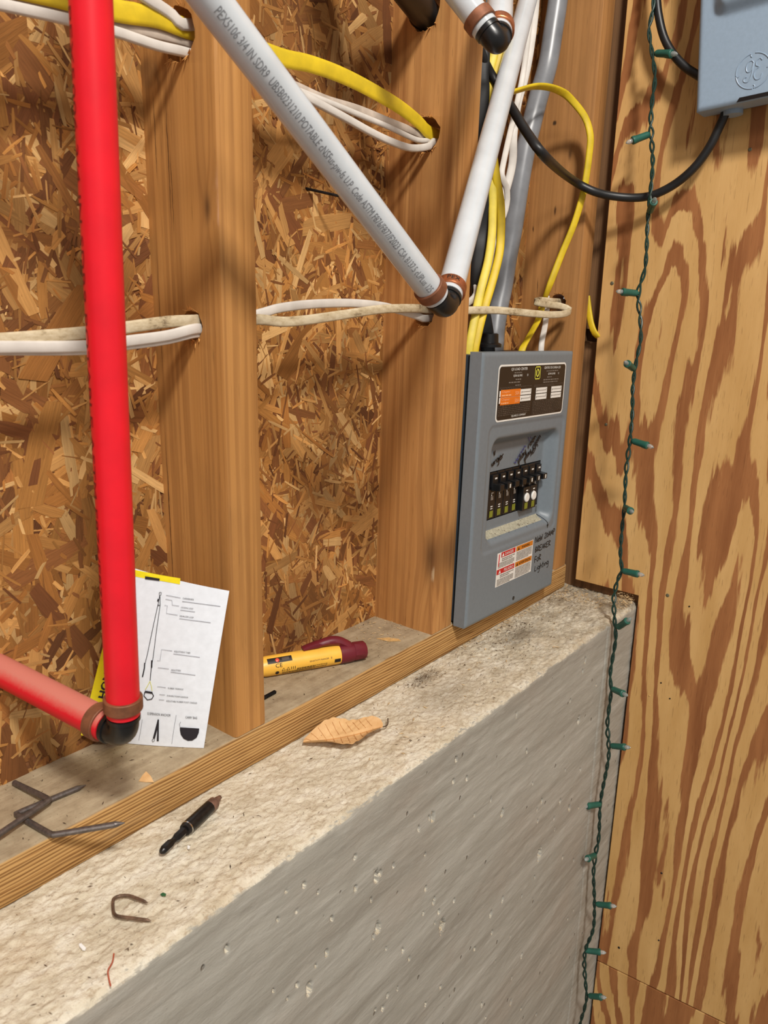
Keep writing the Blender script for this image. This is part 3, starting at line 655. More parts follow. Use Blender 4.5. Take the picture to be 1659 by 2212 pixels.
def pipe_elbow(name, label, C, A, B, matA, matB, ringA, ringB, r=.0111, gap=.0165, nub=False, barrel='black', bendB=None):
    """two pipes A->C and C->B joined by a black elbow at C with crimp rings"""
    C, A, B = map(np.array, (C, A, B)); da = (A-C)/np.linalg.norm(A-C); db = (B-C)/np.linalg.norm(B-C)
    t = thing(name, label, 'pipe', C)
    for (E, d, m, rg) in ((A, da, matA, ringA), (B, db, matB, ringB)):
        mb = MB(); L = np.linalg.norm(E-C)
        if bendB is not None and d is db: tube(mb, cr([C+d*gap+(E-C-d*gap)*q_ for q_ in (0, .25, .5, .75, 1)]+[E+p_ for p_ in bendB], .01), r, 32)
        else: lathe(mb, C+d*gap, d, [(0, r*.82), (0, r), (L-gap, r)], 36)
        p = mb.build('pipe', m, t)
        mb = MB(); lathe(mb, C+d*(gap+.004), d, [(0, r), (0, r*1.13), (.0006, r*1.17), (.0086, r*1.17), (.0092, r*1.13), (.0092, r)], 36); mb.build('crimp_ring', rg, t)
    mb = MB()
    path = [C+da*(gap+.003), C+da*.012]+[C+da*.011*(1-s)**2+db*.011*s**2 for s in np.linspace(.0, 1, 9)]+[C+db*.012, C+db*(gap+.003)]
    tube(mb, path, .0102, 24)
    for d in (da, db): lathe(mb, C+d*(gap-.0045), d, [(0, .0100), (.0004, .0112), (.0035, .0112), (.0035, .0100)], 28)
    mb.build('elbow', barrel, t)
    if nub:
        mb = MB(); e = -(da+db); e /= np.linalg.norm(e)
        lathe(mb, C+db*.003-da*.001, -CR*.9-CU*.25-CF*.2, [(0, .0090), (.008, .0086), (.0128, .0040), (.0150, .0012)], 18); mb.build('elbow_nub', barrel, t)
    return t
RC = np.array([-.1588, -.0866, .1475]); RC = CAM+(RC-CAM)*1.075-CR*.0036
RT = PD(196, 0, .408); RT2 = RT+(RT-RC)*1.6; RL_ = PY(-12, 1441, .0885)
red = pipe_elbow('water_pipe', 'red plastic water pipe rising vertically from a black elbow', RC, RT2, RL_, 'red', 'red_dusty', 'copper_old', 'copper_old', r=.0112)
mb = MB()
for k in range(5):
    vs, fs = wrap_text('PEX5006 3/4 IN SDR9 POTABLE ASTM F876/F877', RT, RC, .0112, -CR*.80-CF*.60, .0052, .004, .34); mb.add(vs, fs)
    if k == 0: break
mb.build('pipe_print', 'ink_red', red)
WA = PD(455, 0, .445); WC = PD(962, 668, .648); WB = PD(1140, 0, .945); WA2 = WA+(WA-WC)*2.2; WB2 = WB+(WB-WC)*.18
wp = pipe_elbow('water_pipe', 'white plastic water pipe elbow in front of the middle stud, with printed diagonal leg', WC, WA2, WB, 'white_pex', 'white_pex', 'copper_old', 'copper', r=.0112, bendB=[(WB-WC)*.08, (WB-WC)*.16+np.array([0, -.004, .01]), np.array([.078, .012, .20]), np.array([.080, .012, .42])])
mb = MB(); Lw = np.linalg.norm(WC-WA)
vs, fs = wrap_text('PEX5106 3/4 IN SDR9  UB5B0231210 POTABLE cNSFus-pw-fs U.P. Code ASTM F876/F877/F2023 CSA B137.5 cUPLus 125', WA, WC, .0112, CAM-(WA+WC)/2, .0056, .002, Lw-.034); mb.add(vs, fs)
mb.build('pipe_print', 'ink_pipe', wp)
dB = (WB-WC)/np.linalg.norm(WB-WC); mb = MB()
vs, fs = wrap_text('PEX', WC+dB*.018, WC+dB*.04, .0131, CAM-WC, .0045, 0, .007, 1)
# the ring's stamp reads round the ring
axr = dB; sd = (CAM-WC)-((CAM-WC)@axr)*axr; sd /= np.linalg.norm(sd); tg = np.cross(axr, sd)
v, f, wd = text2d('PEX'); kx = .012/wd; Rr_ = .0112*1.17+.0002
mb.add([WC+axr*(.0235+p[1]*.004)+Rr_*(math.cos((p[0]*kx-.006)/Rr_)*sd+math.sin((p[0]*kx-.006)/Rr_)*tg) for p in v], f)
mb.build('ring_stamp', 'ink_black', wp)
VC = PD(1076, 96, .645); VA = PD(955, -60, .645); VB = PD(1087, -120, .75)
pipe_elbow('water_pipe', 'white plastic water pipe elbow at the top edge, above the printed one', VC, VA+(VA-VC)*3.0, VB, 'white_pex', 'white_pex', 'copper_old', 'copper', r=.0112, bendB=[(VB-VC)*.12, np.array([.012, -.002, .12]), np.array([.014, -.002, .40])])

# ================================================================== CABLES
def cable(name, label, pts, mat, w_, t_, wd=(0, 0, 1), cat='cable', group=None, step=.006, n=12, lobes=0, rise=None):
    if rise is not None: pts = [pts[0]+np.array([rise[0], rise[1], .50]), pts[0]+np.array([rise[0]*.7, rise[1]*.7, .22])]+list(pts)
    P = cr(pts, step); mb = MB(); tube(mb, P, 1.0, n, flat=(w_, t_), wd=wd, lobes=lobes)
    o = mb.build(name, mat, None, angle=80, origin=P[len(P)//2]); return tag(o, label, cat, group)
Yl = lambda L, y: [PY(a, b, y) for a, b in L]
YC = .036
ctr = lambda x, Hh, dy=0, dz=0: np.array([x, Hh[0]+dy, Hh[1]+dz])
cable('electrical_cable', 'yellow flat cable arching through the upper holes of two studs',
      Yl([(-40, -45), (100, -14), (245, 22), (337, 37), (388, 56)], YC)+[ctr(.015, H1a, 0, .006), ctr(.045, H1a, .002, .010)]+Yl([(609, 124), (670, 138), (737, 162), (805, 196), (866, 233), (906, 265)], YC)+[ctr(.318, H2a, -.001, .0025), ctr(.36, H2a, 0, 0)], 'yellow', .0064, .0021, lobes=.12)
cable('electrical_cable', 'grey-white cable just under the yellow one in upper stud holes',
      Yl([(-40, -2), (0, 2), (145, 27), (246, 51), (337, 74), (390, 87)], YC+.004)+[ctr(.02, H1a, .003, -.003), ctr(.05, H1a, .003, .002)]+Yl([(600, 170), (643, 189), (704, 216), (771, 236), (839, 263), (900, 288)], YC+.004)+[ctr(.32, H2a, .004, -.003), ctr(.355, H2a, .004, -.004)], 'grey_jacket', .0040, .0024)
cable('electrical_cable', 'white cable lowest of the bundle sagging into the upper hole of middle stud',
      Yl([(-40, 2), (0, 10), (145, 42), (246, 68), (337, 98), (388, 110)], YC-.004)+[ctr(.02, H1a, -.003, -.011), ctr(.05, H1a, -.002, -.006)]+Yl([(600, 178), (656, 207), (737, 250), (800, 285), (845, 306), (889, 320)], YC-.004)+[PY(927, 316, YC-.006), ctr(.322, H2a, -.004, -.006), ctr(.35, H2a, -.002, -.006)], 'white_jacket', .0036, .0024)
cable('electrical_cable', 'thin white cable between the grey and lowest cables in middle bay',
      [ctr(.045, H1a, 0, -.002)]+Yl([(610, 180), (656, 200), (737, 232), (800, 258), (839, 274), (900, 302)], YC)+[ctr(.322, H2a, 0, -.005), ctr(.35, H2a, 0, -.005)], 'white_jacket', .0028, .002)
cable('electrical_cable', 'white cable coming down from above into left upper hole',
      Yl([(250, -60), (310, -8), (345, 14), (372, 33), (392, 52)], YC-.002)+[ctr(.02, H1a, 0, .011), ctr(.034, H1a, 0, .011)], 'white_jacket', .0042, .0026)
cable('electrical_cable', 'dirt-stained tan cable through the lower stud holes, looping beside the panel',
      Yl([(-40, 736), (0, 734), (90, 727), (188, 718), (282, 706), (362, 695), (420, 692)], YC-.006)+[ctr(.018, H1b, 0, .005), ctr(.045, H1b, -.003, .003)]+Yl([(557, 690), (607, 695), (657, 692), (741, 680), (824, 668), (895, 666)], YC-.010)+[ctr(.318, H2b, 0, .006), ctr(.350, H2b, -.004, .005)]
      + [PY(1061, 670, .012), PY(1105, 673, .006), PY(1159, 678, .0), PY(1195, 680, -.003), PY(1222, 677, -.003), PY(1231, 670, .003), PY(1213, 662, .010), PY(1186, 658, .013), PY(1162, 654, .016), PY(1157, 651, .020), PY(1168, 649, .024), PY(1190, 651, .027)]+[ctr(.630, H3, 0, .002), ctr(.655, H3, 0, .002)], 'tan_jacket', .0045, .0022)
cable('electrical_cable', 'clean white cable under the tan cable in the left bay',
      Yl([(-40, 750), (0, 750), (181, 748), (282, 736), (362, 725), (424, 710)], YC-.008)+[ctr(.02, H1b, -.002, -.004), ctr(.045, H1b, .003, .003)]+Yl([(570, 675), (607, 665), (674, 657), (757, 655), (824, 661), (875, 674), (905, 684)], YC-.004)+[ctr(.318, H2b, .001, -.004), ctr(.356, H2b, .0, .002), PY(1022, 645, .032), PY(1026, 610, .046), PY(1040, 560, .052), PY(1050, 500, .056)], 'white_jacket', .0042, .0024)
cable('electrical_cable', 'second white cable, lowest in the left lower hole',
      Yl([(-40, 757), (0, 756), (181, 756), (282, 745), (362, 734), (424, 720)], YC-.006)+[ctr(.02, H1b, 0, -.008), ctr(.036, H1b, 0, -.008)], 'white_jacket', .0036, .0022)
# bay by the panel
cable('electrical_cable', 'bright yellow cable entering panel top, right one of the pair',
      [PY(1087, 60, .03), PY(1062, 190, .03), PY(1062, 300, .03), PY(1072, 385, .026), PY(1081, 440, .024), PY(1082, 500, .022), PY(1078, 550, .02), PY(1063, 610, .018), PY(1048, 660, .018), PY(1036, 705, .018), PY(1026, 752, .018), PY(1024, 775, .018)], 'yellow', .0046, .0024, wd=CR, lobes=.12, rise=(0.03, 0.01))
cable('electrical_cable', 'pale yellow cable entering panel top, left one of the pair',
      [PY(1082, 20, .034), PY(1057, 170, .034), PY(1060, 300, .034), PY(1064, 400, .03), PY(1064, 460, .028), PY(1062, 510, .026), PY(1054, 565, .024), PY(1040, 620, .022), PY(1027, 680, .021), PY(1017, 730, .02), PY(1013, 754, .02), PY(1012, 775, .02)], 'pale_yellow', .0046, .0024, wd=CR, lobes=.12, rise=(0.02, 0.01))
cable('electrical_cable', 'yellow cable making a wide loop over the grey cable into the panel',
      [PY(1075, 210, .026), PY(1117, 196, .022), PY(1152, 187, .020), PY(1183, 188, .018), PX(1210, 197, .566), PX(1231, 212, .586), PX(1263, 252, .606), PX(1275, 292, .611), PX(1273, 331, .612), PX(1266, 384, .612), PX(1258, 425, .611), PX(1239, 487, .607), PX(1213, 550, .600), PX(1186, 620, .590), PY(1173, 655, .036), PY(1163, 690, .032), PY(1147, 720, .028), PY(1129, 752, .024), PY(1122, 775, .024)], 'yellow', .0042, .0022, wd=CR*.8+CU*.5, lobes=.12)
cable('electrical_cable', 'white cable dropping into the panel beside the yellow loop',
      [PY(1181, 640, .045), PY(1181, 670, .04), PY(1177, 705, .03), PY(1170, 740, .022), PY(1168, 775, .02)], 'white_jacket', .0040, .0024, wd=CR)
cable('electrical_cable', 'white cable hanging right of the tall white pipe',
      [PY(1161, -60, .06), PY(1157, 0, .06), PY(1152, 55, .06), PY(1143, 120, .06), PY(1133, 170, .06), PY(1118, 225, .055), PY(1109, 290, .05), PY(1107, 350, .05), PY(1096, 400, .052), PY(1080, 450, .055), PY(1064, 520, .055), PY(1052, 600, .055), PY(1048, 690, .05), PY(1050, 775, .05)], 'white_jacket', .0052, .0026, wd=CR, rise=(0.02, 0.0))
cable('electrical_cable', 'thin white cable curling out beside the two yellow cables',
      [PY(1148, -60, .05), PY(1147, 0, .05), PY(1140, 80, .05), PY(1126, 180, .05), PY(1092, 330, .04), PY(1084, 378, .036), PY(1093, 402, .034), PY(1096, 430, .034), PY(1088, 466, .036), PY(1068, 500, .042), PY(1054, 545, .05), PY(1040, 620, .055)], 'white_jacket', .0036, .0020, wd=CR, rise=(0.015, 0.0))
cable('electrical_cable', 'thick grey cable running down the corner bay',
      [PY(1214, -90, .052), PY(1205, 0, .052), PY(1196, 60, .052), PY(1183, 140, .052), PY(1163, 210, .052), PY(1149, 265, .052), PY(1136, 320, .054), PY(1122, 398, .056), PY(1109, 487, .058), PY(1096, 559, .06), PY(1087, 617, .06), PY(1078, 660, .06), PY(1071, 705, .058), PY(1068, 740, .056), PY(1067, 770, .056)], 'grey_cable', .0128, .0095, wd=CR, n=18, rise=(0.006, 0.0))
# black service cable into the panel: flat, twisting, with its bushing
bp = [PY(1044, 120, .035)+np.array([.01, 0, .6]), PY(1043, 120, .035)+np.array([.004, 0, .2]), PY(1042, 120, .035), PY(1040, 200, .035), PY(1034, 330, .037), PY(1041, 470, .04), PY(1036, 540, .04), PY(1032, 600, .04), PY(1038, 650, .04), PY(1046, 690, .038), PY(1052, 730, .036), PY(1054, 765, .035)]
P = cr(bp, .006); q = np.linspace(0, 1, len(P)); wv = .0062+.0030*np.clip((q-.5)*5, 0, 1); tv = np.full(len(P), .0040)
bt = thing('service_cable', 'black flat cable dropping into a bushing on panel top', 'cable', P[-1])
mb = MB(); tube(mb, P, 1.0, 14, flat=(wv, tv), wd=CR); mb.build('cable_jacket', 'black_rubber', bt)
mb = MB(); e = P[-1].copy(); e[2] = .3705; lathe(mb, e, (0, 0, 1), [(0, .0165), (.0035, .0165), (.0045, .0152), (.0055, .0125), (.016, .0118), (.017, .010)], 24); mb.build('bushing', 'black', bt)
# heavy black cable: hangs from behind the elbows, dips and rises to the disconnect
cable('power_cable', 'thick black cable drooping from the studs up to the grey disconnect box',
      [PD(1020, 40, .84), PD(1042, 122, .87), PD(1072, 180, .885), PD(1109, 239, .865), PD(1138, 286, .85), PD(1178, 339, .845), PX(1231, 385, .572), PX(1284, 414, .606), PX(1345, 426, .630), PX(1400, 424, .641), PX(1451, 402, .645), PX(1497, 365, .646), PX(1531, 320, .647), PX(1554, 274, .648), PX(1566, 247, .648), PX(1572, 225, .648)], 'black_rubber', .0053, .0053, cat='cable', n=16)
cable('power_cable', 'black cable curving down into left side of the grey disconnect box',
      [PX(1416, -90, .645), PX(1419, 0, .645), PX(1424, 40, .645), PX(1434, 80, .645), PX(1452, 114, .645), PX(1478, 143, .645), PX(1503, 160, .645), PX(1530, 176, .645)], 'black_rubber', .0050, .0050, cat='cable', n=16)
cable('electrical_cable', 'short yellow cable end tucked into the dark notch by corner stud',
      [PX(1268, 640, .672), PX(1272, 672, .671), PX(1277, 700, .669), PX(1285, 720, .669), PX(1296, 730, .675), PX(1302, 733, .69)], 'yellow', .0044, .0024, wd=(0, 1, 0))
# black foam-covered pipe through the top hole
hp = ctr(.31, H2c); P0 = PY(885, -14, .034); mb = MB(); dd = hp-P0; dd /= np.linalg.norm(dd)
tube(mb, cr([P0-dd*.155+np.array([-.01, 0, .34]), P0-dd*.150+np.array([0, 0, .09]), P0-dd*.11, P0-dd*.04, P0, hp, hp+dd*.03], .006), .0150, 20)
tag(mb.build('insulated_pipe', 'black_rubber', None, origin=hp), 'black sleeved pipe entering the top hole of middle stud', 'pipe')

# ================================================================== LOAD CENTRE
PC = np.array([.4703, .2006]); PT = math.radians(1.3); PWd, PHt = .2316, .3325; PF = -.020
def pl(a, b, o=0.0):       # panel local (a right, b up, o outward) -> world
    x, z = a-PWd/2, b-PHt/2
    return np.array([PC[0]+x*math.cos(PT)+z*math.sin(PT), PF-o, PC[1]-x*math.sin(PT)+z*math.cos(PT)])
def lp(px, py, y=PF):
    p = PY(px, py, y); d = np.array([p[0], p[2]])-PC
    return d[0]*math.cos(PT)-d[1]*math.sin(PT)+PWd/2, d[0]*math.sin(PT)+d[1]*math.cos(PT)+PHt/2
panel = thing('breaker_panel', 'grey steel breaker panel with open front between two studs', 'electrical panel', (PC[0], PF, .034))
def sstep(e0, e1, x): t = np.clip((x-e0)/(e1-e0), 0, 1); return t*t*(3-2*t)
c0, c1, d0, d1 = .0630, .1975, .1226, .1850    # breaker opening
aa = np.unique(np.r_[np.linspace(0, PWd, 118), c0, c1]); bb = np.unique(np.r_[np.linspace(0, PHt, 168), d0, d1])
A_, B_ = np.meshgrid(aa, bb)
def rbox(A, B, x0, x1, y0, y1, r):
    dx = np.maximum(np.maximum(x0+r-A, A-(x1-r)), 0); dy = np.maximum(np.maximum(y0+r-B, B-(y1-r)), 0)
    out = np.sqrt(dx*dx+dy*dy)-r; ins = np.maximum(np.maximum(x0-A, A-x1), np.maximum(y0-B, B-y1))
    return np.where((dx > 0) | (dy > 0), out, ins)
R1 = rbox(A_, B_, .036, .2125, .0985, .2305, .016)
Hh = -.017*sstep(.002, -.012, R1)
ridge = rbox(A_, B_, .0245, .2215, .0887, .2467, .010)
Hh += -.0012*sstep(.0012, -.0018, ridge)
eb = np.minimum(np.minimum(A_, PWd-A_), np.minimum(B_, PHt-B_)); Hh -= .0022*(1-np.clip(eb/.004, 0, 1))**2
xw = A_-PWd/2; zw = B_-PHt/2
Pp = np.stack([PC[0]+xw*math.cos(PT)+zw*math.sin(PT), PF-Hh, PC[1]-xw*math.sin(PT)+zw*math.cos(PT)], -1)
am = (aa[:-1]+aa[1:])/2; bm_ = (bb[:-1]+bb[1:])/2; AM, BM = np.meshgrid(am, bm_)
keep = ~((AM > c0) & (AM < c1) & (BM > d0) & (BM < d1))
cover = grid_obj('cover', Pp, 'panel', panel, keep=keep)
# returned edges of the cover and the box behind
mb = MB(); lip = [pl(0, 0, -.0022), pl(PWd, 0, -.0022), pl(PWd, PHt, -.0022), pl(0, PHt, -.0022)]; bk = [p+np.array([0, .0155, 0]) for p in lip]
mb.add(lip+bk, [(0, 1, 5, 4), (1, 2, 6, 5), (2, 3, 7, 6), (3, 0, 4, 7)]); mb.build('cover_edge', 'panel', panel, smooth=False)
mb = MB(); m_ = .004; q = [pl(m_, m_), pl(PWd-m_, m_), pl(PWd-m_, PHt-m_), pl(m_, PHt-m_)]
f0 = [np.array([p[0], -.003, p[2]]) for p in q]; f1 = [np.array([p[0], .0875, p[2]]) for p in q]
mb.add(f0+f1, [(0, 1, 5, 4), (1, 2, 6, 5), (2, 3, 7, 6), (3, 0, 4, 7), (4, 5, 6, 7)]); mb.build('back_box', 'panel_dark', panel, smooth=False)
# knockout bushings on the top
e = lp(1162, 757, .012); mb = MB(); c = pl(.155, PHt-.004); lathe(mb, (c[0], .018, c[2]-.001), (0, 0, 1), [(0, .030), (.0025, .030), (.0035, .027)], 24); mb.build('top_bushing', 'black', panel)
# black sheet standing in for the shade inside, behind breakers
mb = MB(); mb.add([pl(c0-.01, d0-.01, -.045), pl(c1+.01, d0-.01, -.045), pl(c1+.01, d1+.01, -.045), pl(c0-.01, d1+.01, -.045)], [(0, 1, 2, 3)]); mb.build('dark_inside_sheet', 'black', panel, smooth=False)
FO = -.017                                    # deadfront level
def lbox(mb, a0, b0, o0, a1, b1, o1, taper=0):
    v = [pl(a0, b0, o0), pl(a1, b0, o0), pl(a1, b1, o0), pl(a0, b1, o0), pl(a0+taper, b0+taper, o1), pl(a1-taper, b0+taper, o1), pl(a1-taper, b1-taper, o1), pl(a0+taper, b1-taper, o1)]
    return mb.add(v, [(0, 3, 2, 1), (4, 5, 6, 7), (0, 1, 5, 4), (1, 2, 6, 5), (2, 3, 7, 6), (3, 0, 4, 7)])
bw = (c1-c0)/7
for k in range(7):
    a0 = c0+k*bw; a1 = a0+bw; afci = k in (4, 5); last = k == 6; mid = (a0+a1)/2
    mb = MB(); lbox(mb, a0+.0006, d0+.001, -.044, a1-.0006, d1-.001, FO-.001 if not afci else FO+.001)
    if afci: lbox(mb, a0+.0006, d0+.001, FO, a1-.0006, d0+.033, FO+.007)
    lbox(mb, a0+.003, d1-.020, FO-.001, a1-.003, d1-.004, FO+.0025)
    br = mb.build('circuit_breaker', 'black_breaker', panel, smooth=False, bevel=.0006)
    fn = lambda a, b, o=(FO+.0004 if not afci else FO+.0074): pl(a, b, o)
    mb = MB(); lbox(mb, mid-.0065, d1-.024, FO, mid+.0065, d1-.014, FO+.013, .0012); mb.build('toggle', 'black', br, smooth=False, bevel=.0008)
    fh = lambda a, b: pl(a, b, FO+.0132)
    mb = MB()
    if k in (1, 4, 5, 6): quad(mb, fh, mid-.0012, d1-.0215, mid+.0016, d1-.0165)
    ft = lambda a, b: pl(a, b, FO+.0027)
    quad(mb, ft, mid-.002, d1-.0095, mid+.0035, d1-.0075)
    fb = lambda a, b: pl(a, b, FO-.0006 if not afci else FO+.0012)
    z1 = d0+.034+(.003 if afci else 0)
    quad(mb, fb, mid-.0028, z1, mid+.0028, z1+.0014); quad(mb, fb, mid-.0028, z1-.0026, mid-.0008, z1-.0012)
    if not afci:
        quad(mb, fb, mid-.0028, d0+.0165, mid+.0024, d0+.0178); quad(mb, fb, mid-.0028, d0+.0137, mid+.0024, d0+.0149)
    else:
        quad(mb, fn, mid-.0028, d0+.0275, mid+.0024, d0+.0290); quad(mb, fn, mid-.0012, d0+.0240, mid+.0006, d0+.0255)
    mb.build('breaker_print', 'sticker_white', br, smooth=False)
    mb = MB(); quad(mb, fb, mid-.0035, z1-.0085, mid+.0028, z1-.0030); mb.build('sticker_window', 'ink_grey', br, smooth=False)
    if not last:
        mb = MB(); fo = fb if not afci else fn
        quad(mb, fo, mid-.0045, d0+.0030, mid+.0040, d0+.0115); mb.build('colour_sticker', 'olive', br, smooth=False)
    if afci:
        mb = MB(); lathe(mb, pl(mid, d0+.0185, FO+.006), (0, -1, 0), [(0, .0062), (.0022, .0062), (.003, .0052)], 20)
        mb.build('test_button', 'sticker_white', br)
# dust on the lower slope
mb = MB(); fnd = lambda a, b: pl(a, b, float(-.017*sstep(.002, -.012, rbox(np.array(a), np.array(b), .036, .2125, .0985, .2305, .016)))+.00025-float(.0012*sstep(.0012, -.0018, rbox(np.array(a), np.array(b), .0245, .2215, .0887, .2467, .010))))
quad(mb, fnd, .050, .1025, .196, .1095, 40, 6); mb.build('dust_film', 'dust', panel)
mb = MB()
for k in range(26):
    a, b = random.uniform(.06, .195), random.uniform(.101, .110); s_ = random.uniform(.0003, .0009)
    poly(mb, lambda x, y: fnd(x, y)-np.array([0, .0002, 0]), [(a+s_*math.cos(t), b+s_*.7*math.sin(t)) for t in np.linspace(0, 5.2, 6)])
o = mb.build('dust_speck', 'chip_dark', panel, smooth=False); o['kind'] = 'stuff'
# rating label
fL = lambda a, b: pl(a, b, .0006)
l0, l1, b0_, b1_ = .0350, .2115, .2508, .3182
def rrect(x0, y0, x1, y1, r): 
    return [(x0+r-r*math.cos(t), y0+r-r*math.sin(t)) for t in np.linspace(0, math.pi/2, 5)]+[(x1-r+r*math.sin(t), y0+r-r*math.cos(t)) for t in np.linspace(0, math.pi/2, 5)]+[(x1-r+r*math.cos(t), y1-r+r*math.sin(t)) for t in np.linspace(0, math.pi/2, 5)]+[(x0+r-r*math.sin(t), y1-r+r*math.cos(t)) for t in np.linspace(0, math.pi/2, 5)]
mb = MB(); poly(mb, lambda a, b: pl(a, b, .0003), rrect(l0, b0_, l1, b1_, .006)); lab = mb.build('rating_label', 'sticker_white', panel, smooth=False)
mb = MB(); poly(mb, fL, rrect(l0+.0024, b0_+.0022, l1-.0024, b1_-.0022, .0045)); mb.build('label_field', 'sticker_black', lab, smooth=False)
fT = lambda a, b: pl(a, b, .0009); fT2 = lambda a, b: pl(a, b, .0012); fT3 = lambda a, b: pl(a, b, .0015)
mb = MB()
put_text(mb, 'QO LOAD CENTER', .0032, fT, .0840, .3110, width=.040, align='c'); put_text(mb, 'CENTRO DE CARGA QO', .0030, fT, .1710, .3110, width=.046, align='c')
put_text(mb, 'QO8-16L100G', .0026, fT, .070, .3035, width=.022, align='l'); put_text(mb, 'S1', .0026, fT, .104, .3035)
put_text(mb, 'QO8-16L100G', .0024, fT, .160, .3035, width=.020, align='l'); put_text(mb, 'S1', .0024, fT, .188, .3035)
put_text(mb, 'SQUARE D COMPANY', .0024, fT, .072, .2550, width=.036); mb.build('label_text', 'sticker_white', lab, smooth=False)
mb = MB()
for (x0, x1, yy) in ((.072, .108, .3075), (.076, .100, .2995), (.060, .113, .2962), (.076, .098, .2925), (.155, .190, .3075), (.158, .184, .2998), (.148, .194, .2965), (.148, .194, .2935)): bars(mb, fT, x0, x1, yy, .0015)
mb.build('label_print', 'ink_grey', lab, smooth=False)
mb = MB()
bars(mb, fT, .040, .118, .2908, .0010, 2, .0017); bars(mb, fT, .124, .205, .2908, .0010, 2, .0017)
bars(mb, fT, .039, .118, .2690, .0012, 6, .0022); bars(mb, fT, .124, .205, .2705, .0012, 9, .0020)
mb.build('label_fine_print', 'ink_dim', lab, smooth=False)
mb = MB()
def frame(x0, y0, x1, y1, t): 
    quad(mb, fT, x0, y0, x1, y0+t); quad(mb, fT, x0, y1-t, x1, y1); quad(mb, fT, x0, y0, x0+t, y1); quad(mb, fT, x1-t, y0, x1, y1)
frame(.1245, .2985, .1385, .3145, .0012); quad(mb, fT, .1275, .3012, .1295, .3118)
for i in range(8):
    t0, t1 = -math.pi/2+math.pi*i/8, -math.pi/2+math.pi*(i+1)/8
    g = lambda t, r_: (.1300+r_*.0058*math.cos(t), .3065+r_*.0053*math.sin(t))
    poly(mb, fT, [g(t0, 1), g(t1, 1), g(t1, .66), g(t0, .66)])
quad(mb, fT, .1275, .3012, .1302, .3030); quad(mb, fT, .1275, .3100, .1302, .3118)
mb.build('maker_emblem', 'yellow_ink', lab, smooth=False)
mb = MB()
for (x0, x1) in ((.040, .1180), (.1305, .1605), (.1725, .2020)):
    quad(mb, fT, x0, .2808, x1, .2878); quad(mb, fT, x0, .2728, x1, .2798)
mb.build('rating_cell', 'sticker_white', lab, smooth=False)
mb = MB()
for (x0, x1) in ((.094, .1160), (.133, .1585), (.175, .2000)):
    for yy in (.2842, .2762): quad(mb, fT2, x0, yy, x1, yy+.0005); quad(mb, fT2, x1-.001, yy+.0012, x1, yy+.0024); quad(mb, fT2, x0-.001, yy-.0012, x0, yy+.001)
mb.build('cell_rule', 'ink_grey', lab, smooth=False)
mb = MB(); quad(mb, fT2, .0425, .2800, .0900, .2888); quad(mb, fT2, .0425, .2708, .0900, .2796); mb.build('orange_sticker', 'orange', lab, smooth=False)
mb = MB()
for yy in (.2846, .2754):
    put_text(mb, 'Chapter', .0026, fT3, .0445, yy+.0006, width=.020); bars(mb, fT3, .0445, .074, yy-.0032, .0016); put_text(mb, '50A', .0044, fT3, .0765, yy-.0028, width=.0105)
mb.build('sticker_print', 'peach', lab, smooth=False)
# hazard label
s0, s1, t0_, t1_ = .0650, .1600, .0375, .0828
mb = MB(); quad(mb, lambda a, b: pl(a, b, .0003), s0, t0_, s1, t1_); haz = mb.build('hazard_label', 'sticker_white', panel, smooth=False)
sm_ = (s0+s1)/2; sv = (t0_+t1_)/2
mb = MB(); quad(mb, fL, s0+.010, t1_-.0072, sm_-.0015, t1_-.0005); quad(mb, fL, s0+.001, sv-.0062, sm_-.0015, sv+.0005); mb.build('danger_header', 'warn_red', haz, smooth=False)
mb = MB(); quad(mb, fL, sm_+.001, t1_-.0072, s1-.0015, t1_-.0005); quad(mb, fL, sm_+.001, sv-.0062, s1-.0015, sv+.0005); mb.build('warning_header', 'orange_dk', haz, smooth=False)
mb = MB(); put_text(mb, 'DANGER', .0040, fT, sm_-.018, t1_-.0058, width=.022, align='c'); put_text(mb, 'PELIGRO', .0040, fT, sm_-.017, sv-.0048, width=.024, align='c')
for (x, y) in ((s0+.014, t1_-.0062), (s0+.008, sv-.0052)): poly(mb, fT, [(x-.0028, y), (x+.0028, y), (x, y+.0050)])
mb.build('header_text', 'sticker_white', haz, smooth=False)
mb = MB(); put_text(mb, 'WARNING', .0036, fT, sm_+.026, t1_-.0056, width=.022, align='c'); put_text(mb, 'ADVERTENCIA', .0036, fT, sm_+.026, sv-.0046, width=.032, align='c')
for (x, y) in ((sm_+.007, t1_-.0062), (sm_+.006, sv-.0052)): poly(mb, fT, [(x-.0022, y), (x+.0022, y), (x, y+.0045)])
mb.build('warning_text', 'ink_black', haz, smooth=False)
mb = MB(); bars(mb, fT, s0+.012, sm_-.003, t1_-.0098, .0012, 2, .0024); bars(mb, fT, s0+.003, sm_-.003, t1_-.0146, .0009, 4, .0018); bars(mb, fT, s0+.010, sm_-.003, sv-.0088, .0012, 2, .0024); bars(mb, fT, s0+.003, sm_-.003, sv-.0138, .0009, 5, .0018)
bars(mb, fT, sm_+.002, s1-.003, t1_-.0092, .0009, 7, .0018); bars(mb, fT, sm_+.002, s1-.003, sv-.0082, .0009, 8, .0018); mb.build('hazard_print', 'ink_grey', haz, smooth=False)
mb = MB(); tube(mb, [pl(s0+.0045, t1_-.002, .0006), pl(s0+.0048, t1_-.008, .0006), pl(s0+.004, t1_-.018, .0006)], .0006, 5); mb.build('hazard_bolt', 'warn_red', haz)
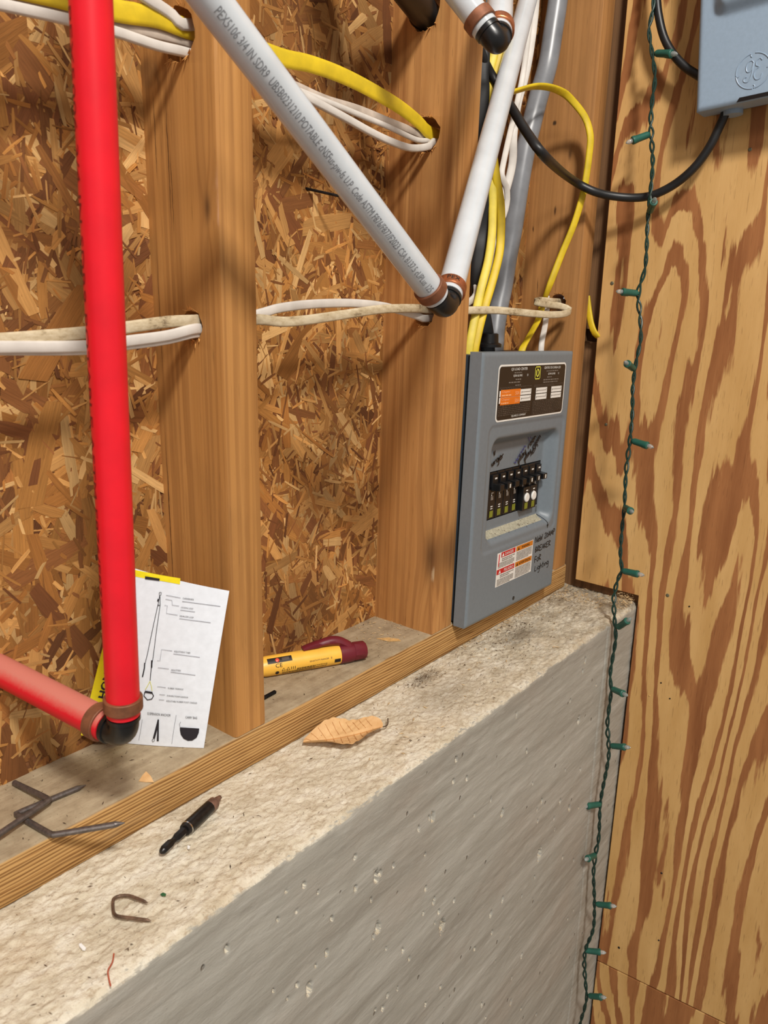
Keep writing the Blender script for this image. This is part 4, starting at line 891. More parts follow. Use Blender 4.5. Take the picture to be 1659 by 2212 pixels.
# marker handwriting
mb = MB(); fH = lambda a, b: pl(a, b, .0003)
scrawl(mb, fH, 'NeW 20AMP', .1665, .0765, .0080, .045, .0014, wfix=.058); scrawl(mb, fH, 'BREAKER', .1685, .0625, .0078, .03, .0014, wfix=.046)
scrawl(mb, fH, 'FOR', .1690, .0478, .0082, .04, .0014, wfix=.020); scrawl(mb, fH, 'Lighting', .1715, .0345, .0084, .05, .0013, wfix=.042)
mb.build('marker_note', 'ink_black', panel, smooth=False)
mb = MB(); fH2 = lambda a, b: pl(a, b, FO+.0003); tk = .0018
scrawl(mb, fH2, 'urger', .0650, .1925, .0085, .30, tk, wfix=.030); scrawl(mb, fH2, 'v', .0680, .2060, .0085, .2, tk)
scrawl(mb, fH2, 'play room', .1335, .1880, .0095, .62, tk, wfix=.058); scrawl(mb, fH2, 'play room', .1500, .1890, .0090, .62, tk, wfix=.050)
scrawl(mb, fH2, 'en', .1690, .1960, .0090, .60, tk, wfix=.020)
mb.build('circuit_note', 'ink_black', panel, smooth=False)
mb = MB(); scrawl(mb, fH2, 'wrm li', .1235, .1880, .0075, .66, .0014, wfix=.052); mb.build('circuit_note', 'ink_blue', panel, smooth=False)
mb = MB(); pen_line(mb, fH2, [(.1935, d0-.001), (.1936, .118), (.1940, .113)], .0010)
fA = lambda a, b: fnd(a, b)-np.array([0, .0004, 0])
pen_line(mb, fA, sm2([(.1960, .109), (.1995, .106), (.2010, .101), (.2010, .0945)]), .0010); poly(mb, fA, [(.1988, .0965), (.2032, .0965), (.2013, .0905)])
mb.build('marker_arrow', 'ink_black', panel, smooth=False)
a_, b_ = lp(1109, 1292); mb = MB(); lathe(mb, pl(a_, b_, -.0004), (0, -1, 0), [(0, .0028), (.0006, .0028), (.0007, .0022)], 16); mb.build('cover_screw_hole', 'black', panel)

# ================================================================== DISCONNECT BOX (top right)
GT = math.radians(4.8); GO = PX(1503, 242, .62)
def gp(u, v, o=0.0):      # u to the photo's right (-y), v up, o outward (-x)
    return np.array([.62-o, GO[1]-u*math.cos(GT)+v*math.sin(GT), GO[2]+u*math.sin(GT)+v*math.cos(GT)])
ge = thing('disconnect_box', 'blue-grey metal disconnect box with embossed monogram on plywood wall', 'electrical box', gp(.1, 0, -.05))
U, V_ = np.meshgrid(np.linspace(0, .2, 90), np.linspace(0, .30, 130))
hg = .011*sstep(.006, -.010, rbox(U, V_, .020, .180, .100, .285, .012))
eb = np.minimum(np.minimum(U, .2-U), np.minimum(V_, .3-V_)); hg = hg-.003*(1-np.clip(eb/.004, 0, 1))**2
G = np.stack([.62-hg, GO[1]-U*math.cos(GT)+V_*math.sin(GT), GO[2]+U*math.sin(GT)+V_*math.cos(GT)], -1)
grid_obj('box_cover', G, 'ge', ge)
mb = MB(); q = [gp(0, 0, -.003), gp(.2, 0, -.003), gp(.2, .3, -.003), gp(0, .3, -.003)]; k_ = [p+np.array([.0285, 0, 0]) for p in q]
mb.add(q+k_, [(0, 1, 5, 4), (1, 2, 6, 5), (2, 3, 7, 6), (3, 0, 4, 7)]); mb.build('cover_edge', 'ge', ge, smooth=False)
mb = MB(); q = [gp(.005, .004, -.012), gp(.195, .004, -.012), gp(.195, .296, -.012), gp(.005, .296, -.012)]; k_ = [np.array([.6697, p[1], p[2]]) for p in q]
mb.add(q+k_, [(0, 1, 5, 4), (1, 2, 6, 5), (2, 3, 7, 6), (3, 0, 4, 7), (7, 6, 5, 4)]); mb.build('back_box', 'panel', ge, smooth=False)
mb = MB()
v = [gp(.046, .0008, .0006), gp(.13, .0008, .0006), gp(.13, .0052, .0006), gp(.049, .0052, .0006)]
mb.add(v, [(0, 1, 2, 3)]); mb.build('cover_slot', 'black', ge, smooth=False)
cb = PD(1572, 226, .918); mb = MB(); lathe(mb, gp(.034, -.002, -.030), gp(0, 1)-gp(0, 0), [(-.003, .0115), (.003, .0115), (.004, .0105)], 24); mb.build('cable_bushing', 'ge', ge)
# embossed monogram
lc = PX(1627, 153, .62); uc = -(lc[1]-GO[1])*math.cos(GT)+(lc[2]-GO[2])*math.sin(GT); vc = (lc[1]-GO[1])*math.sin(GT)+(lc[2]-GO[2])*math.cos(GT)
mb = MB(); RL = .0185
def emb(pts, r_=.0007): tube(mb, cr([gp(uc+a*RL, vc+b*RL, .0001) for a, b in pts], .001), r_, 6)
for s0_, s1_ in ((100, 185), (190, 270), (280, 360), (5, 85)): emb([(math.cos(math.radians(t)), math.sin(math.radians(t))) for t in np.linspace(s0_, s1_, 8)])
for t in (98, 188, 275, 3): 
    c_, s__ = math.cos(math.radians(t)), math.sin(math.radians(t)); emb([(c_, s__), (.88*c_-.05*s__, .88*s__+.05*c_), (.80*c_+.02*s__, .80*s__-.02*c_)])
emb([(.02, .44), (-.10, .60), (-.30, .54), (-.42, .26), (-.34, .0), (-.16, .02), (-.05, .24), (.0, .44), (-.03, .12), (-.12, -.32), (-.30, -.56), (-.52, -.50), (-.50, -.30), (-.36, -.28)])
emb([(.50, .50), (.38, .64), (.18, .52), (.16, .28), (.34, .16), (.16, .04), (.05, -.25), (.18, -.52), (.42, -.50), (.52, -.25)])
mb.build('embossed_monogram', 'ge', ge)

# ================================================================== STRING LIGHTS
spx = [(1412, -120), (1412, 0), (1408, 34), (1402, 64), (1406, 98), (1412, 137), (1415, 171), (1409, 217), (1406, 263), (1408, 308), (1410, 354), (1406, 407), (1401, 455), (1398, 500), (1397, 533), (1393, 582), (1379, 632), (1383, 685), (1384, 734), (1374, 783), (1367, 837), (1366, 893), (1361, 950), (1352, 1026), (1349, 1091), (1344, 1140), (1340, 1200), (1343, 1230), (1333, 1257), (1326, 1296), (1328, 1346), (1330, 1379), (1323, 1423), (1318, 1457), (1320, 1493), (1315, 1534), (1312, 1567), (1315, 1614), (1314, 1640), (1308, 1673), (1297, 1731), (1295, 1773), (1293, 1812), (1286, 1845), (1282, 1883), (1283, 1919), (1284, 1958), (1281, 2008), (1265, 2050), (1262, 2088), (1266, 2138), (1267, 2155), (1262, 2180), (1253, 2212), (1240, 2290)]
sxp = lambda py: float(np.interp(py, [-120, 0, 1250, 1350, 2300], [.643, .640, .590, .580, .580]))
SP = cr([PX(a, b, sxp(b)) for a, b in spx], .0016)
strl = thing('string_light', 'green wire string of clear mini bulbs hanging down the corner', 'string lights', SP[len(SP)//2])
arcl = np.r_[0, np.cumsum(np.linalg.norm(np.diff(SP, axis=0), axis=1))]
T = np.gradient(SP, axis=0); T /= np.linalg.norm(T, axis=1)[:, None]; e1 = np.cross(T, [1., 0, 0]); e1 /= np.linalg.norm(e1, axis=1)[:, None]; e2 = np.cross(T, e1)
phs = arcl*2*math.pi/.036+.8*np.sin(arcl*23); sep_ = .00150+.0010*np.clip(np.sin(arcl*31+1), 0, 1)**3
for kk in range(2):
    Q = SP+sep_[:, None]*(np.cos(phs+kk*math.pi)[:, None]*e1+np.sin(phs+kk*math.pi)[:, None]*e2)
    mb = MB(); tube(mb, Q[::2], .00140, 8); mb.build('wire', 'green_wire', strl)
socks = [(1416, 115, 1464, 117), (1403, 290, 1352, 309), (1403, 458, 1416, 427), (1378, 634, 1331, 629), (1369, 797, 1349, 781), (1366, 952, 1412, 967), (1350, 1096, 1367, 1107), (1345, 1233, 1392, 1243), (1334, 1356, 1364, 1335), (1323, 1488, 1356, 1503), (1320, 1611, 1362, 1615), (1297, 1737, 1257, 1743), (1286, 1847, 1263, 1858), (1288, 1953, 1332, 1958), (1264, 2053, 1316, 2059), (1272, 2151, 1310, 2155)]
for (ax_, ay_, bx_, by_) in socks:
    x0 = sxp(ay_); A = PX(ax_, ay_, x0); Lt = .0315
    # the tip lies on the ray through its pixel, at the socket's true length, on the near side
    rd = ray(bx_, by_); oc = CAM-A; a2 = rd@rd; b2 = 2*rd@oc; c2 = oc@oc-Lt*Lt; disc = b2*b2-4*a2*c2
    tt = (-b2-math.sqrt(disc))/(2*a2) if disc > 0 else -b2/(2*a2)
    Bq = CAM+tt*rd; d = Bq-A; L = np.linalg.norm(d); d /= L
    mb = MB(); lathe(mb, A, d, [(-.0005, .0024), (.0015, .0038), (.003, .0043), (.0185, .0046), (.0195, .0051), (.0225, .0051), (.0232, .0044)], 14)
    lathe(mb, A+np.array([0, 0, -.0038])+d*.014, d, [(0, .0012), (.006, .0016)], 6)
    so = mb.build('light_socket', 'green_socket', strl)
    mb = MB(); lathe(mb, A+d*.0226, d, [(0, .0028), (.0045, .0029), (.0065, .0024), (.0085, .0009), (.0092, .0003)], 10); mb.build('bulb', 'bulb', so)

# ================================================================== LEAFLET
BRp = np.array(PZ(440, 1616, .0385)); BLp = np.array(PZ(266, 1605, .0385)); TRp = PX(495, 1277, -.0035)
rd = ray(282, 1226); oc = CAM-TRp; Lw_ = np.linalg.norm(BRp-BLp)*1.03
a2 = rd@rd; b2 = 2*rd@oc; c2 = oc@oc-Lw_**2; disc = b2*b2-4*a2*c2
TLp = CAM+((-b2+math.sqrt(max(disc, 0)))/(2*a2))*rd
if TLp[1] > .083: TLp = PY(282, 1226, .083)
leafl = thing('leaflet', 'folded white and yellow printed leaflet leaning on the left stud', 'leaflet', (BLp+BRp)/2)
pnrm = np.cross(BRp-BLp, TLp-BLp); pnrm /= np.linalg.norm(pnrm)
if pnrm @ (CAM-BLp) < 0: pnrm = -pnrm
def lf(u, v, o=0.0):   # white page: u 0 fold..1 outer, v 0 bottom..1 top
    p = BLp*(1-u)*(1-v)+BRp*u*(1-v)+TLp*(1-u)*v+TRp*u*v
    return p+pnrm*(o+.0030*math.sin(math.pi*u)*(.3+.7*v)+.0015*math.sin(math.pi*v))
mb = MB(); quad(mb, lambda u, v: lf(u, v), 0, 0, 1, 1, 14, 20); quad(mb, lambda u, v: lf(u, v, -.0005), 0, 0, 1, 1, 14, 20); mb.build('front_page', 'paper', leafl)
YB = PY(175, 1588, .0835); YT = PY(256, 1262, .0835)
def yf(u, v, o=0.0):   # yellow page: u 0 outer edge..1 fold
    p = YB*(1-u)*(1-v)+BLp*u*(1-v)+YT*(1-u)*v+TLp*u*v
    return p+ynrm*(o+.002*math.sin(math.pi*u))
ynrm = np.cross(BLp-YB, YT-YB); ynrm /= np.linalg.norm(ynrm)
if ynrm @ (CAM-YB) < 0: ynrm = -ynrm
mb = MB(); quad(mb, lambda u, v: yf(u, v), 0, 0, 1, 1, 8, 12); quad(mb, lambda u, v: yf(u, v, -.0005), 0, 0, 1, 1, 8, 12); mb.build('yellow_page', 'paper_yellow', leafl)
# photo position -> position on a page (the point of the page seen there)
def on_page(fn, px, py):
    r_ = ray(px, py); q = np.array([.5, .5])
    def err(q): d = fn(*q)-CAM; z = d@CF; return np.array([(d@CR)/z-(r_@CR), (d@CU)/z-(r_@CU)])
    for _ in range(9):
        e0 = err(q); J = np.stack([(err(q+np.eye(2)[k]*1e-4)-e0)/1e-4 for k in range(2)], 1)
        q = np.clip(q-np.linalg.solve(J, e0), -.4, 1.4)
    return tuple(q)
def Lq(px, py): return on_page(lf, px, py)
fp = lambda u, v: lf(u, v, .0004); fpx = lambda px, py: lf(*Lq(px, py), .0004)
mb = MB(); poly(mb, fpx, [(284, 1229), (303, 1233), (346, 1241), (390, 1249), (389, 1262), (345, 1254), (303, 1247), (284, 1243)]); mb.build('yellow_strip', 'paper_yellow', leafl, smooth=False)
fpx2 = lambda px, py: lf(*Lq(px, py), .0008)
mb = MB(); poly(mb, fpx2, [(314, 1244), (346, 1249), (345, 1254), (314, 1250)])
crop = lambda a, b: (160+a*.2652, 1200+b*.2652)
def stroke(pts, wpx): pen_line(mb, fpx2, [crop(*p) for p in pts], wpx)
stroke([(704, 295), (714, 300), (710, 318), (698, 320), (696, 302), (704, 295)], 1.1)
stroke([(700, 322), (690, 380), (650, 560), (600, 800), (575, 900)], 1.3); stroke([(702, 322), (704, 400), (675, 600), (650, 800), (635, 900)], 1.3)
stroke([(690, 350), (684, 370)], 3); stroke([(682, 402), (700, 402)], 1.6)
stroke([(578, 870), (576, 910), (560, 985)], 2.6); stroke([(636, 850), (634, 910)], 3.2); stroke([(632, 905), (622, 1015)], 1.6)
stroke([(580, 1105), (640, 1115)], 4.2); stroke([(580, 1105), (572, 1140), (600, 1172), (635, 1165), (650, 1140), (638, 1115)], 2)
poly(mb, fpx2, [crop(*p) for p in [(684, 1330), (694, 1332), (692, 1508), (676, 1508)]]); poly(mb, fpx2, [crop(*p) for p in [(684, 1330), (690, 1380), (660, 1490), (644, 1484)]])
stroke([(648, 1488), (638, 1500), (642, 1514), (655, 1508), (656, 1492)], 1.1)
poly(mb, fpx2, [crop(*p) for p in [(864, 1395), (1022, 1405), (1018, 1440), (1000, 1480), (965, 1503), (930, 1505), (895, 1488), (872, 1455), (865, 1420)]])
mb.build('strap_drawing', 'paper_ink', leafl, smooth=False)
mb = MB(); 
for pts in ([(752, 320), (810, 330), (870, 342)], [(748, 352), (800, 362), (802, 400), (858, 408)], [(740, 402), (762, 405), (755, 468), (845, 482)], [(680, 852), (702, 853), (715, 762), (802, 773)], [(686, 910), (730, 914), (774, 920)], [(680, 1064), (715, 1067), (750, 1072)], [(698, 1128), (720, 1130), (742, 1131)], [(694, 1170), (716, 1172), (736, 1173)], [(835, 1295), (815, 1410), (798, 1528)], [(866, 1390), (860, 1370), (872, 1350)], [(558, 1330), (545, 1420), (530, 1500)]): stroke(pts, .9)
for (a, b, wd_) in ((884, 370, 310), (868, 440, 120), (860, 510, 255), (812, 797, 215), (790, 945, 200)):
    p0 = crop(a, b); p1 = crop(a+wd_, b+wd_*.13); pen_line(mb, fpx2, [p0, ((p0[0]+p1[0])/2, (p0[1]+p1[1])/2), p1], 1.0)
mb.build('leader_line', 'paper_grey', leafl, smooth=False)
mb = MB()
def ptext(s, a, b, a2_, b2_, hc):   # text baseline from crop (a,b) to (a2,b2), cap height hc
    v, f, wd_ = text2d(s); L_ = math.hypot(a2_-a, b2_-b); dx, dy = (a2_-a)/L_, (b2_-b)/L_; k = L_/wd_
    mb.add([fpx2(*crop(a+dx*p[0]*k+dy*p[1]*hc, b+dy*p[0]*k-dx*p[1]*hc)) for p in v], f)
for s, a, b, a2_, b2_ in (('CARABINER', 886, 350, 978, 362), ('LOCKING LOOP', 872, 424, 972, 437), ('EQUALIZER LOOP', 862, 494, 975, 508), ('ADJUSTMENT TABS', 816, 782, 948, 796), ('ADJUSTERS', 792, 934, 872, 940), ('RUBBER TRIANGLE', 766, 1082, 892, 1092), ('DURABLE FOAM HANDLES', 758, 1143, 930, 1158), ('ADJUSTABLE RUBBER FOOT CRADLES', 752, 1186, 1004, 1204)): ptext(s, a, b, a2_, b2_, 12)
ptext('SUSPENSION ANCHOR', 598, 1292, 788, 1308, 20); ptext('CARRY BAG', 908, 1322, 1004, 1328, 18)
mb.build('leaflet_text', 'paper_ink', leafl, smooth=False)
mb = MB()
def Yq(px, py): return on_page(yf, px, py)
v, f, wd_ = text2d('HOME2 SUSPENSION'); bx, by = 227, 1512; L_ = 235; ux, uy = .235, -.972; k = L_/wd_
mb.add([yf(*Yq(bx+ux*p[0]*k-uy*-1*0+p[1]*-17*.97, by+uy*p[0]*k+p[1]*-17*.235), .0006) for p in v], f)
mb.add([yf(*Yq(bx+1.3+ux*p[0]*k+p[1]*-17*.97, by-1.6+uy*p[0]*k+p[1]*-17*.235), .0007) for p in v], f)
mb.build('cover_title', 'paper_ink', leafl, smooth=False)
mb = MB(); stroke([(700, 300), (701, 303), (702, 306)], .5)
mb = MB(); stroke([(620, 1022), (600, 1060), (582, 1090)], 1.0); stroke([(622, 1022), (632, 1060), (638, 1100)], 1.0); mb.build('strap_triangle', 'yellow_ink', leafl, smooth=False)

# ================================================================== VOLTAGE TESTER
RP = .0108; T1 = PZ(788, 1403, .038+RP); T0 = PZ(572, 1440, .038+RP); ax = (T1-T0)/np.linalg.norm(T1-T0); T0 = T0.copy()
tst = thing('voltage_tester', 'yellow and maroon pen voltage tester lying on the sill plate', 'tester', (T0+T1)/2-np.array([0, 0, RP]))
side_ = np.cross(ax, [0, 0, 1.]); side_ /= np.linalg.norm(side_)
if side_ @ (CAM-T0) < 0: side_ = -side_
LT = np.linalg.norm(T1-T0)
mb = MB(); lathe(mb, T0, ax, [(-.040, .0022), (-.034, .0045), (-.022, .007), (-.010, .0095), (.0, .0106), (.002, RP), (LT*.70, RP), (LT*.745, RP*.97)], 20); mb.build('barrel', 'pen_yellow', tst)
mb = MB(); lathe(mb, T0, ax, [(LT*.725, RP*.96), (LT*.73, RP*1.03), (LT*.83, RP*1.03), (LT*.87, RP*.96), (LT*.875, RP*.90)], 20)
q = [(.865, .90), (.875, .98), (.985, .94), (1.0, .82), (1.0, .3)]; lathe(mb, T0, ax, [(LT*a, RP*b) for a, b in q], 10)
mb.build('end_cap', 'maroon', tst)
# pocket clip: rises along the upper back
up_ = np.array([0, 0, 1.])-ax*ax[2]; up_ /= np.linalg.norm(up_); cdir = up_*.92-side_*.15; cdir /= np.linalg.norm(cdir)
cp = [T0+ax*LT*t+cdir*RP*hh_ for t, hh_ in ((.37, 1.12), (.40, 1.20), (.50, 1.34), (.60, 1.46), (.68, 1.46), (.74, 1.30), (.79, 1.0), (.83, .7))]
P = cr(cp, .002); mb = MB(); s_ = np.linspace(0, 1, len(P)); tube(mb, P, 1.0, 12, flat=(.0040+.0032*s_, .0018+.0034*np.clip(s_*1.6, 0, 1)), wd=side_); mb.build('pocket_clip', 'maroon', tst)
def pw(t, ang, o=.00025):      # on the barrel: t along, angle from the viewer side upward
    return T0+ax*t+(RP+o)*(math.cos(ang)*side_+math.sin(ang)*up_)
mb = MB(); fw = lambda t, a: pw(t, a)
quad(mb, fw, .001, .62, .0275, 1.18, 4, 6); wn = mb.build('indicator_window', 'sticker_black', tst)
mb = MB(); lathe(mb, pw(.0115, .88, -.0008), math.cos(.88)*side_+math.sin(.88)*up_, [(0, .0024), (.0012, .0022), (.0018, .001)], 12); mb.build('red_lens', 'led', wn)
mb = MB(); quad(mb, lambda t, a: pw(t, a, .0006), .0165, .74, .0245, 1.05, 2, 3); mb.build('button', 'ink_dim', wn)
mb = MB(); ft = lambda t, b: pw(t, b/RP)
put_text(mb, 'CE', .0042, ft, .0085, .0018, width=.0075)
for x in (.0155, .0205): pen_line(mb, ft, [(x, -.0030), (x+.0036, -.0030), (x+.0018, .0004), (x, -.0030)], .0006)
for i in range(3): quad(mb, ft, .0255+i*.0021, -.0028, .0261+i*.0021, .0004)
lathe(mb, pw(.0105, -.42, -.0001), math.cos(-.42)*side_+math.sin(-.42)*up_, [(0, .0021), (.0003, .0021), (.0003, .0012)], 14)
bars(mb, ft, .032, .066, -.0032, .0006, 2, .0011); bars(mb, ft, .016, .066, -.0056, .0006, 3, .0011)
quad(mb, ft, .0745, -.0042, .0815, .0000, 1, 3); mb.build('tester_print', 'ink_black', tst, smooth=False)
mb = MB(); put_text(mb, 'SENSITIVITY RANGER', .0016, ft, .046, .0016, width=.022); put_text(mb, 'II', .0022, ft, .070, .0014); mb.build('tester_print', 'ink_dim', tst, smooth=False)

# ================================================================== SMALL THINGS
def staple(name, label, pts, r, mat, tips=(True, True), cat='staple', group=None):
    P = cr(pts, .0012); L = np.r_[0, np.cumsum(np.linalg.norm(np.diff(P, axis=0), axis=1))]; rr = np.full(len(P), r)
    if tips[0]: rr = np.minimum(rr, r*np.clip(.12+L/(r*3.2), 0, 1))
    if tips[1]: rr = np.minimum(rr, r*np.clip(.12+(L[-1]-L)/(r*3.2), 0, 1))
    mb = MB(); tube(mb, P, rr, 10, flat=(1, 1)); return tag(mb.build(name, mat, None, origin=P[len(P)//2]-np.array([0, 0, r])), label, cat, group)
rb = .0023; b1 = lambda a, b, z=.038+rb: PZ(a*.3376, 1350+b*.3376, z)
def arms(L): return [p for p in L]
def bend(pts, f=.12):
    out = [pts[0]]
    for i in range(1, len(pts)-1):
        a, b, c = map(np.array, (pts[i-1], pts[i], pts[i+1])); r_ = .0045
        da, dc = (a-b)/np.linalg.norm(a-b), (c-b)/np.linalg.norm(c-b); out += [b+da*r_, b+(da+dc)*r_*.28, b+dc*r_]
    out.append(pts[-1]); return out
st1 = [b1(545, 1025), b1(330, 1105), b1(105, 1210), b1(200, 1252), b1(335, 1345, .0415), b1(560, 1310, .045), b1(800, 1265, .047)]
staple('wire_staple', 'grey staple nearer the plate edge, one leg poking past it', bend([b1(550, 1024), b1(100, 1210), b1(335, 1345, .0412), b1(800, 1266, .0440)]), rb, 'steel')
zt = .038+rb*3.0
staple('wire_staple', 'dark bent staple lying across the other one at far left', bend([b1(92, 1010), b1(318, 1118, zt), b1(0, 1335, zt), b1(-120, 1420, zt)]), rb, 'steel', (False, False))
b3 = lambda a, b, z=.0028: PZ(200+a*.1929, 1660+b*.1929, z)
staple('small_staple', 'thin brown staple lying on the concrete ledge', bend([b3(620, 1505), b3(390, 1415), b3(225, 1440), b3(235, 1650), b3(660, 1705)]), .0012, 'steel_rust')
# bit holder
Q0 = b3(785, 920, .0062); Q1 = b3(1430, 320, .0062); Lb = np.linalg.norm(Q1-Q0); axb = (Q1-Q0)/Lb; rB = .0056
bit = thing('bit_holder', 'black magnetic driver bit holder lying on the concrete ledge', 'driver bit', (Q0+Q1)/2-np.array([0, 0, rB]))
mb = MB(); lathe(mb, Q0, axb, [(-.002, .0018), (-.0005, .0030), (.001, .0036), (Lb*.115, .0036), (Lb*.15, .0026), (Lb*.19, .0026), (Lb*.215, .0036), (Lb*.40, .0036)], 6); mb.build('hex_shank', 'bit_black', bit, angle=50)
mb = MB(); lathe(mb, Q0, axb, [(Lb*.355, .0034), (Lb*.36, .0050), (Lb*.395, rB), (Lb*.68, rB*.98), (Lb*.80, rB*.95)], 22); mb.build('sleeve', 'bit_black', bit)
mb = MB(); lathe(mb, Q0, axb, [(Lb*.392, rB*.9), (Lb*.394, rB*1.03), (Lb*.408, rB*1.03), (Lb*.41, rB*.9)], 22); mb.build('sleeve_ring', 'chrome', bit)
mb = MB(); lathe(mb, Q0, axb, [(Lb*.795, rB*.9), (Lb*.80, rB*.97), (Lb*.885, rB*.92), (Lb*.89, rB*.6)], 22); mb.build('sleeve_nose', 'bit_brown', bit)
mb = MB(); lathe(mb, Q0, axb, [(Lb*.885, .0029), (Lb*.888, .0034), (Lb*.905, .0034), (Lb*.908, .0029)], 14); mb.build('red_ring', 'red_band', bit)
mb = MB(); lathe(mb, Q0, axb, [(Lb*.88, .0030), (Lb*.94, .0030), (Lb*.96, .0026), (Lb*1.0, .0019), (Lb*1.005, .0012)], 6); mb.build('driver_tip', 'bit_brown', bit, angle=50)
# dry beech leaf
LA = PZ(654, 1606, .004); LB_ = PZ(826, 1572, .004); axl = LB_-LA; Ll = np.linalg.norm(axl); axl /= Ll; wl = np.cross([0, 0, 1.], axl)
if wl @ (CAM-LA) < 0: wl = -wl
lf_o = thing('dry_leaf', 'curled dry tan leaf on the concrete ledge', 'leaf', LA)
nu, nv = 60, 25; P = np.zeros((nv, nu, 3))
for i in range(nu):
    s = i/(nu-1); half = .0195*(math.sin(math.pi*min(1, s**.9))**.75)*(1+.02*math.sin(s*75))+.0004
    for j in range(nv):
        t = -1+2*j/(nv-1); cup = .0085*abs(t)**1.6*(1+.5*math.sin(s*9+t))*math.sin(math.pi*s)**.5; cor = .0006*math.sin((s-.35*abs(t))*52)*abs(t)**.5*math.sin(math.pi*s)
        off = (t*half)*(1.0 if t > 0 else .95)
        P[j, i] = LA+axl*(s*Ll+abs(t)*.010*(1-s)*s*2)+wl*(off+.001+.005*math.sin(s*math.pi))+np.array([0, 0, .0015+cup+cor+.0030*math.sin(s*math.pi)*0+(.004*s if t < 0 else 0)*(1)])
grid_obj('blade', P, 'leaf', lf_o)
jm = nv//2; mb = MB(); tube(mb, P[jm, ::3]+np.array([0, 0, .0004]), .0005, 6)
for i in range(6, nu-6, 5):
    for sg in (1, -1):
        tube(mb, [P[jm+sg*k, max(0, i-int(k*.55))]+np.array([0, 0, .0003]) for k in range(0, 12, 2)], .00028, 5)
mb.build('vein', 'vein', lf_o)
mb = MB(); e = P[jm, -1]; tube(mb, cr([e, e+axl*.005+np.array([0, 0, .001]), PZ(838, 1552, .006)], .002), .0006, 6); mb.build('stem', 'chip_dark', lf_o)
def flake(name, label, cat, px, z, mat, thick=.0006, lift=None):
    P = [PZ(a, b, z) for a, b in px]; mb = MB(); n = len(P); l = lift or [0]*n
    top = [p+np.array([0, 0, thick+l[i]]) for i, p in enumerate(P)]; bot = [p+np.array([0, 0, l[i]]) for i, p in enumerate(P)]
    mb.add(top+bot, [tuple(range(n)), tuple(range(2*n-1, n-1, -1))]+[(k, (k+1) % n, n+(k+1) % n, n+k) for k in range(n)])
    return tag(mb.build(name, mat, None, smooth=False, origin=np.mean(P, 0)), label, cat)
flake('leaf_fragment', 'small orange-tan leaf scrap on the sill plate', 'leaf scrap', [(300, 1688), (308, 1678), (316, 1672), (326, 1680), (332, 1690), (315, 1690)], .0383, 'leaf', lift=[0, .001, .002, .001, 0, 0])
flake('wood_sliver', 'pale wood sliver on the plate beyond the tester', 'wood chip', [(813, 1380), (840, 1378), (861, 1381), (866, 1385), (840, 1386)], .0383, 'chip')
flake('foam_bit', 'white foam crumb beside the driver bit', 'foam crumb', [(405, 1829), (409, 1829), (411, 1832), (409, 1835), (405, 1834)], .0012, 'foam', .0012)
flake('foam_bit', 'long white foam crumb in front of the thin staple', 'foam crumb', [(171, 2041), (176, 2040), (186, 2050), (184, 2054), (178, 2053), (171, 2045)], .0012, 'foam', .0010)
flake('plastic_chip', 'tiny green chip on the concrete behind the thin staple', 'plastic chip', [(346, 1933), (352, 1929), (359, 1932), (358, 1936), (350, 1936)], .0012, 'green_chip')
mb = MB(); tube(mb, cr([PZ(a, b, .0016) for a, b in ((246, 2060), (243, 2078), (234, 2095), (234, 2108), (239, 2130))], .001), .00055, 6)
tag(mb.build('thread', 'thread', None, origin=PZ(238, 2095, 0)), 'red-brown thread on the concrete ledge near the lower edge', 'thread')
# drywall screw behind the first stud
S0 = PZ(560, 1513, .0405); S1 = PZ(597, 1493, .0400); axs = (S1-S0)/np.linalg.norm(S1-S0); L = np.linalg.norm(S1-S0)
prof = [(0, .0016)]+[x for k in range(12) for x in ((L*(k/13+.03), .0013), (L*(k/13+.055), .0022))]+[(L, .0004)]
mb = MB(); lathe(mb, S0, axs, prof, 10); tag(mb.build('drywall_screw', 'bit_black', None, origin=S0), 'black threaded screw on the plate, poking out behind left stud', 'screw')
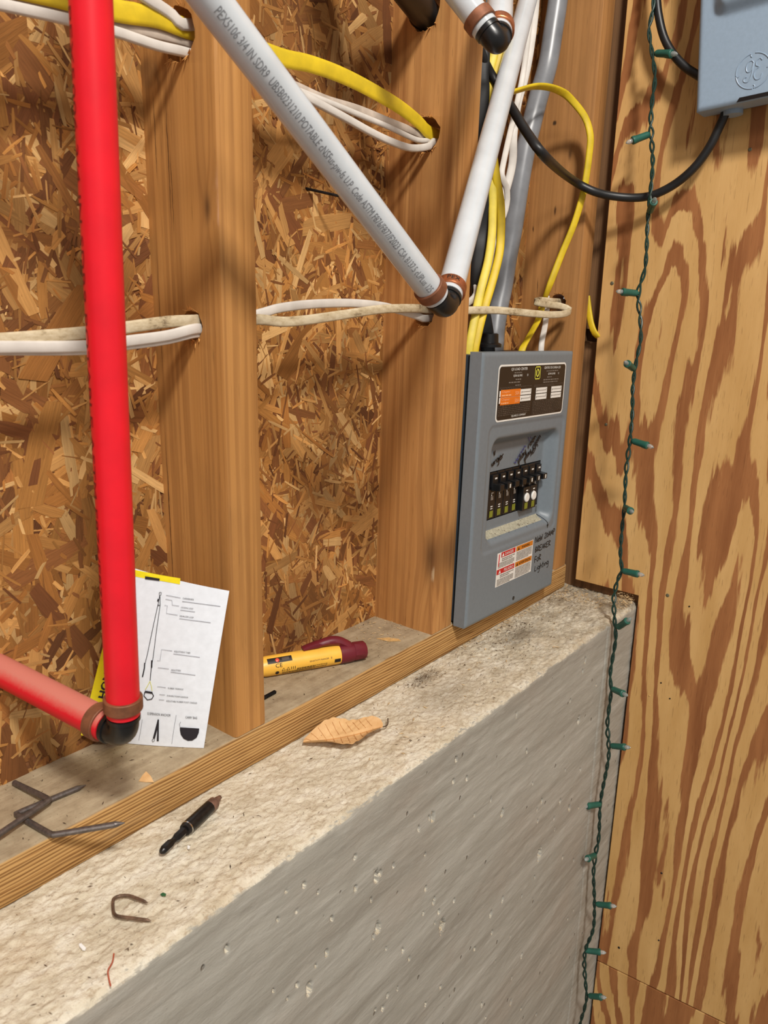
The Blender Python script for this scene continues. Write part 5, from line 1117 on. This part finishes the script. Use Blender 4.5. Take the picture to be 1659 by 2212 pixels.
# nail poking out of the sheathing
N0 = PY(664, 408, .087); N1 = PY(735, 424, .055); mb = MB(); d = N1-N0; L = np.linalg.norm(d); lathe(mb, N0, d, [(-.004, .0014), (L*.93, .0014), (L, .0003)], 8)
tag(mb.build('nail', 'bit_black', None, origin=N0), 'dark nail point sticking out of the strand board', 'nail')
# loose dirt, chips and straw
def debris(name, label, cat, spots, mat, lmin, lmax, seed):
    r = np.random.default_rng(seed); mb = MB()
    for (x0, x1, y0, y1, z, n, lift) in spots:
        for i in range(n):
            c = np.array([r.uniform(x0, x1), r.uniform(y0, y1), z+r.uniform(0, lift)]); a = r.uniform(0, 6.3); L = r.uniform(lmin, lmax)*r.random()+lmin*.5; wdt = max(.00022, L*r.uniform(.035, .13))
            d = np.array([math.cos(a), math.sin(a), r.normal(0, .3) if lift > .003 else r.normal(0, .06)])*L/2; sd = np.array([-math.sin(a), math.cos(a), 0])*wdt; up = np.array([0, 0, wdt*1.2])
            mb.add([c-d, c+sd, c+d, c-sd, c+up], [(0, 1, 4), (1, 2, 4), (2, 3, 4), (3, 0, 4), (0, 3, 2, 1)])
    o = mb.build(name, mat, None, smooth=False); tag(o, label, cat, kind='stuff'); return o
debris('dirt_crumb', 'dark crumbs and bark bits scattered on ledge and plate', 'debris', [(-.3, .66, -.105, -.004, .0008, 420, 0), (.3, .66, -.08, -.002, .0008, 620, .001), (.24, .30, -.030, -.008, .0008, 220, .002), (.40, .50, -.04, -.008, .0008, 260, .001), (-.25, .3, .004, .084, .0383, 160, 0), (.55, .668, -.03, -.003, .001, 320, .008)], 'chip_dark', .0012, .0055, 5)
debris('wood_shaving', 'pale sawdust and straw piled in the concrete corner', 'debris', [(.632, .668, -.113, -.088, .001, 330, .016), (.61, .668, -.085, -.003, .001, 380, .006), (.36, .62, -.012, -.0015, .001, 170, .002), (.1, .6, -.1, -.004, .0008, 120, .0), (.24, .31, .02, .085, .0383, 90, .001), (.63, .667, .002, .05, .0385, 60, .006)], 'straw', .002, .0085, 6)
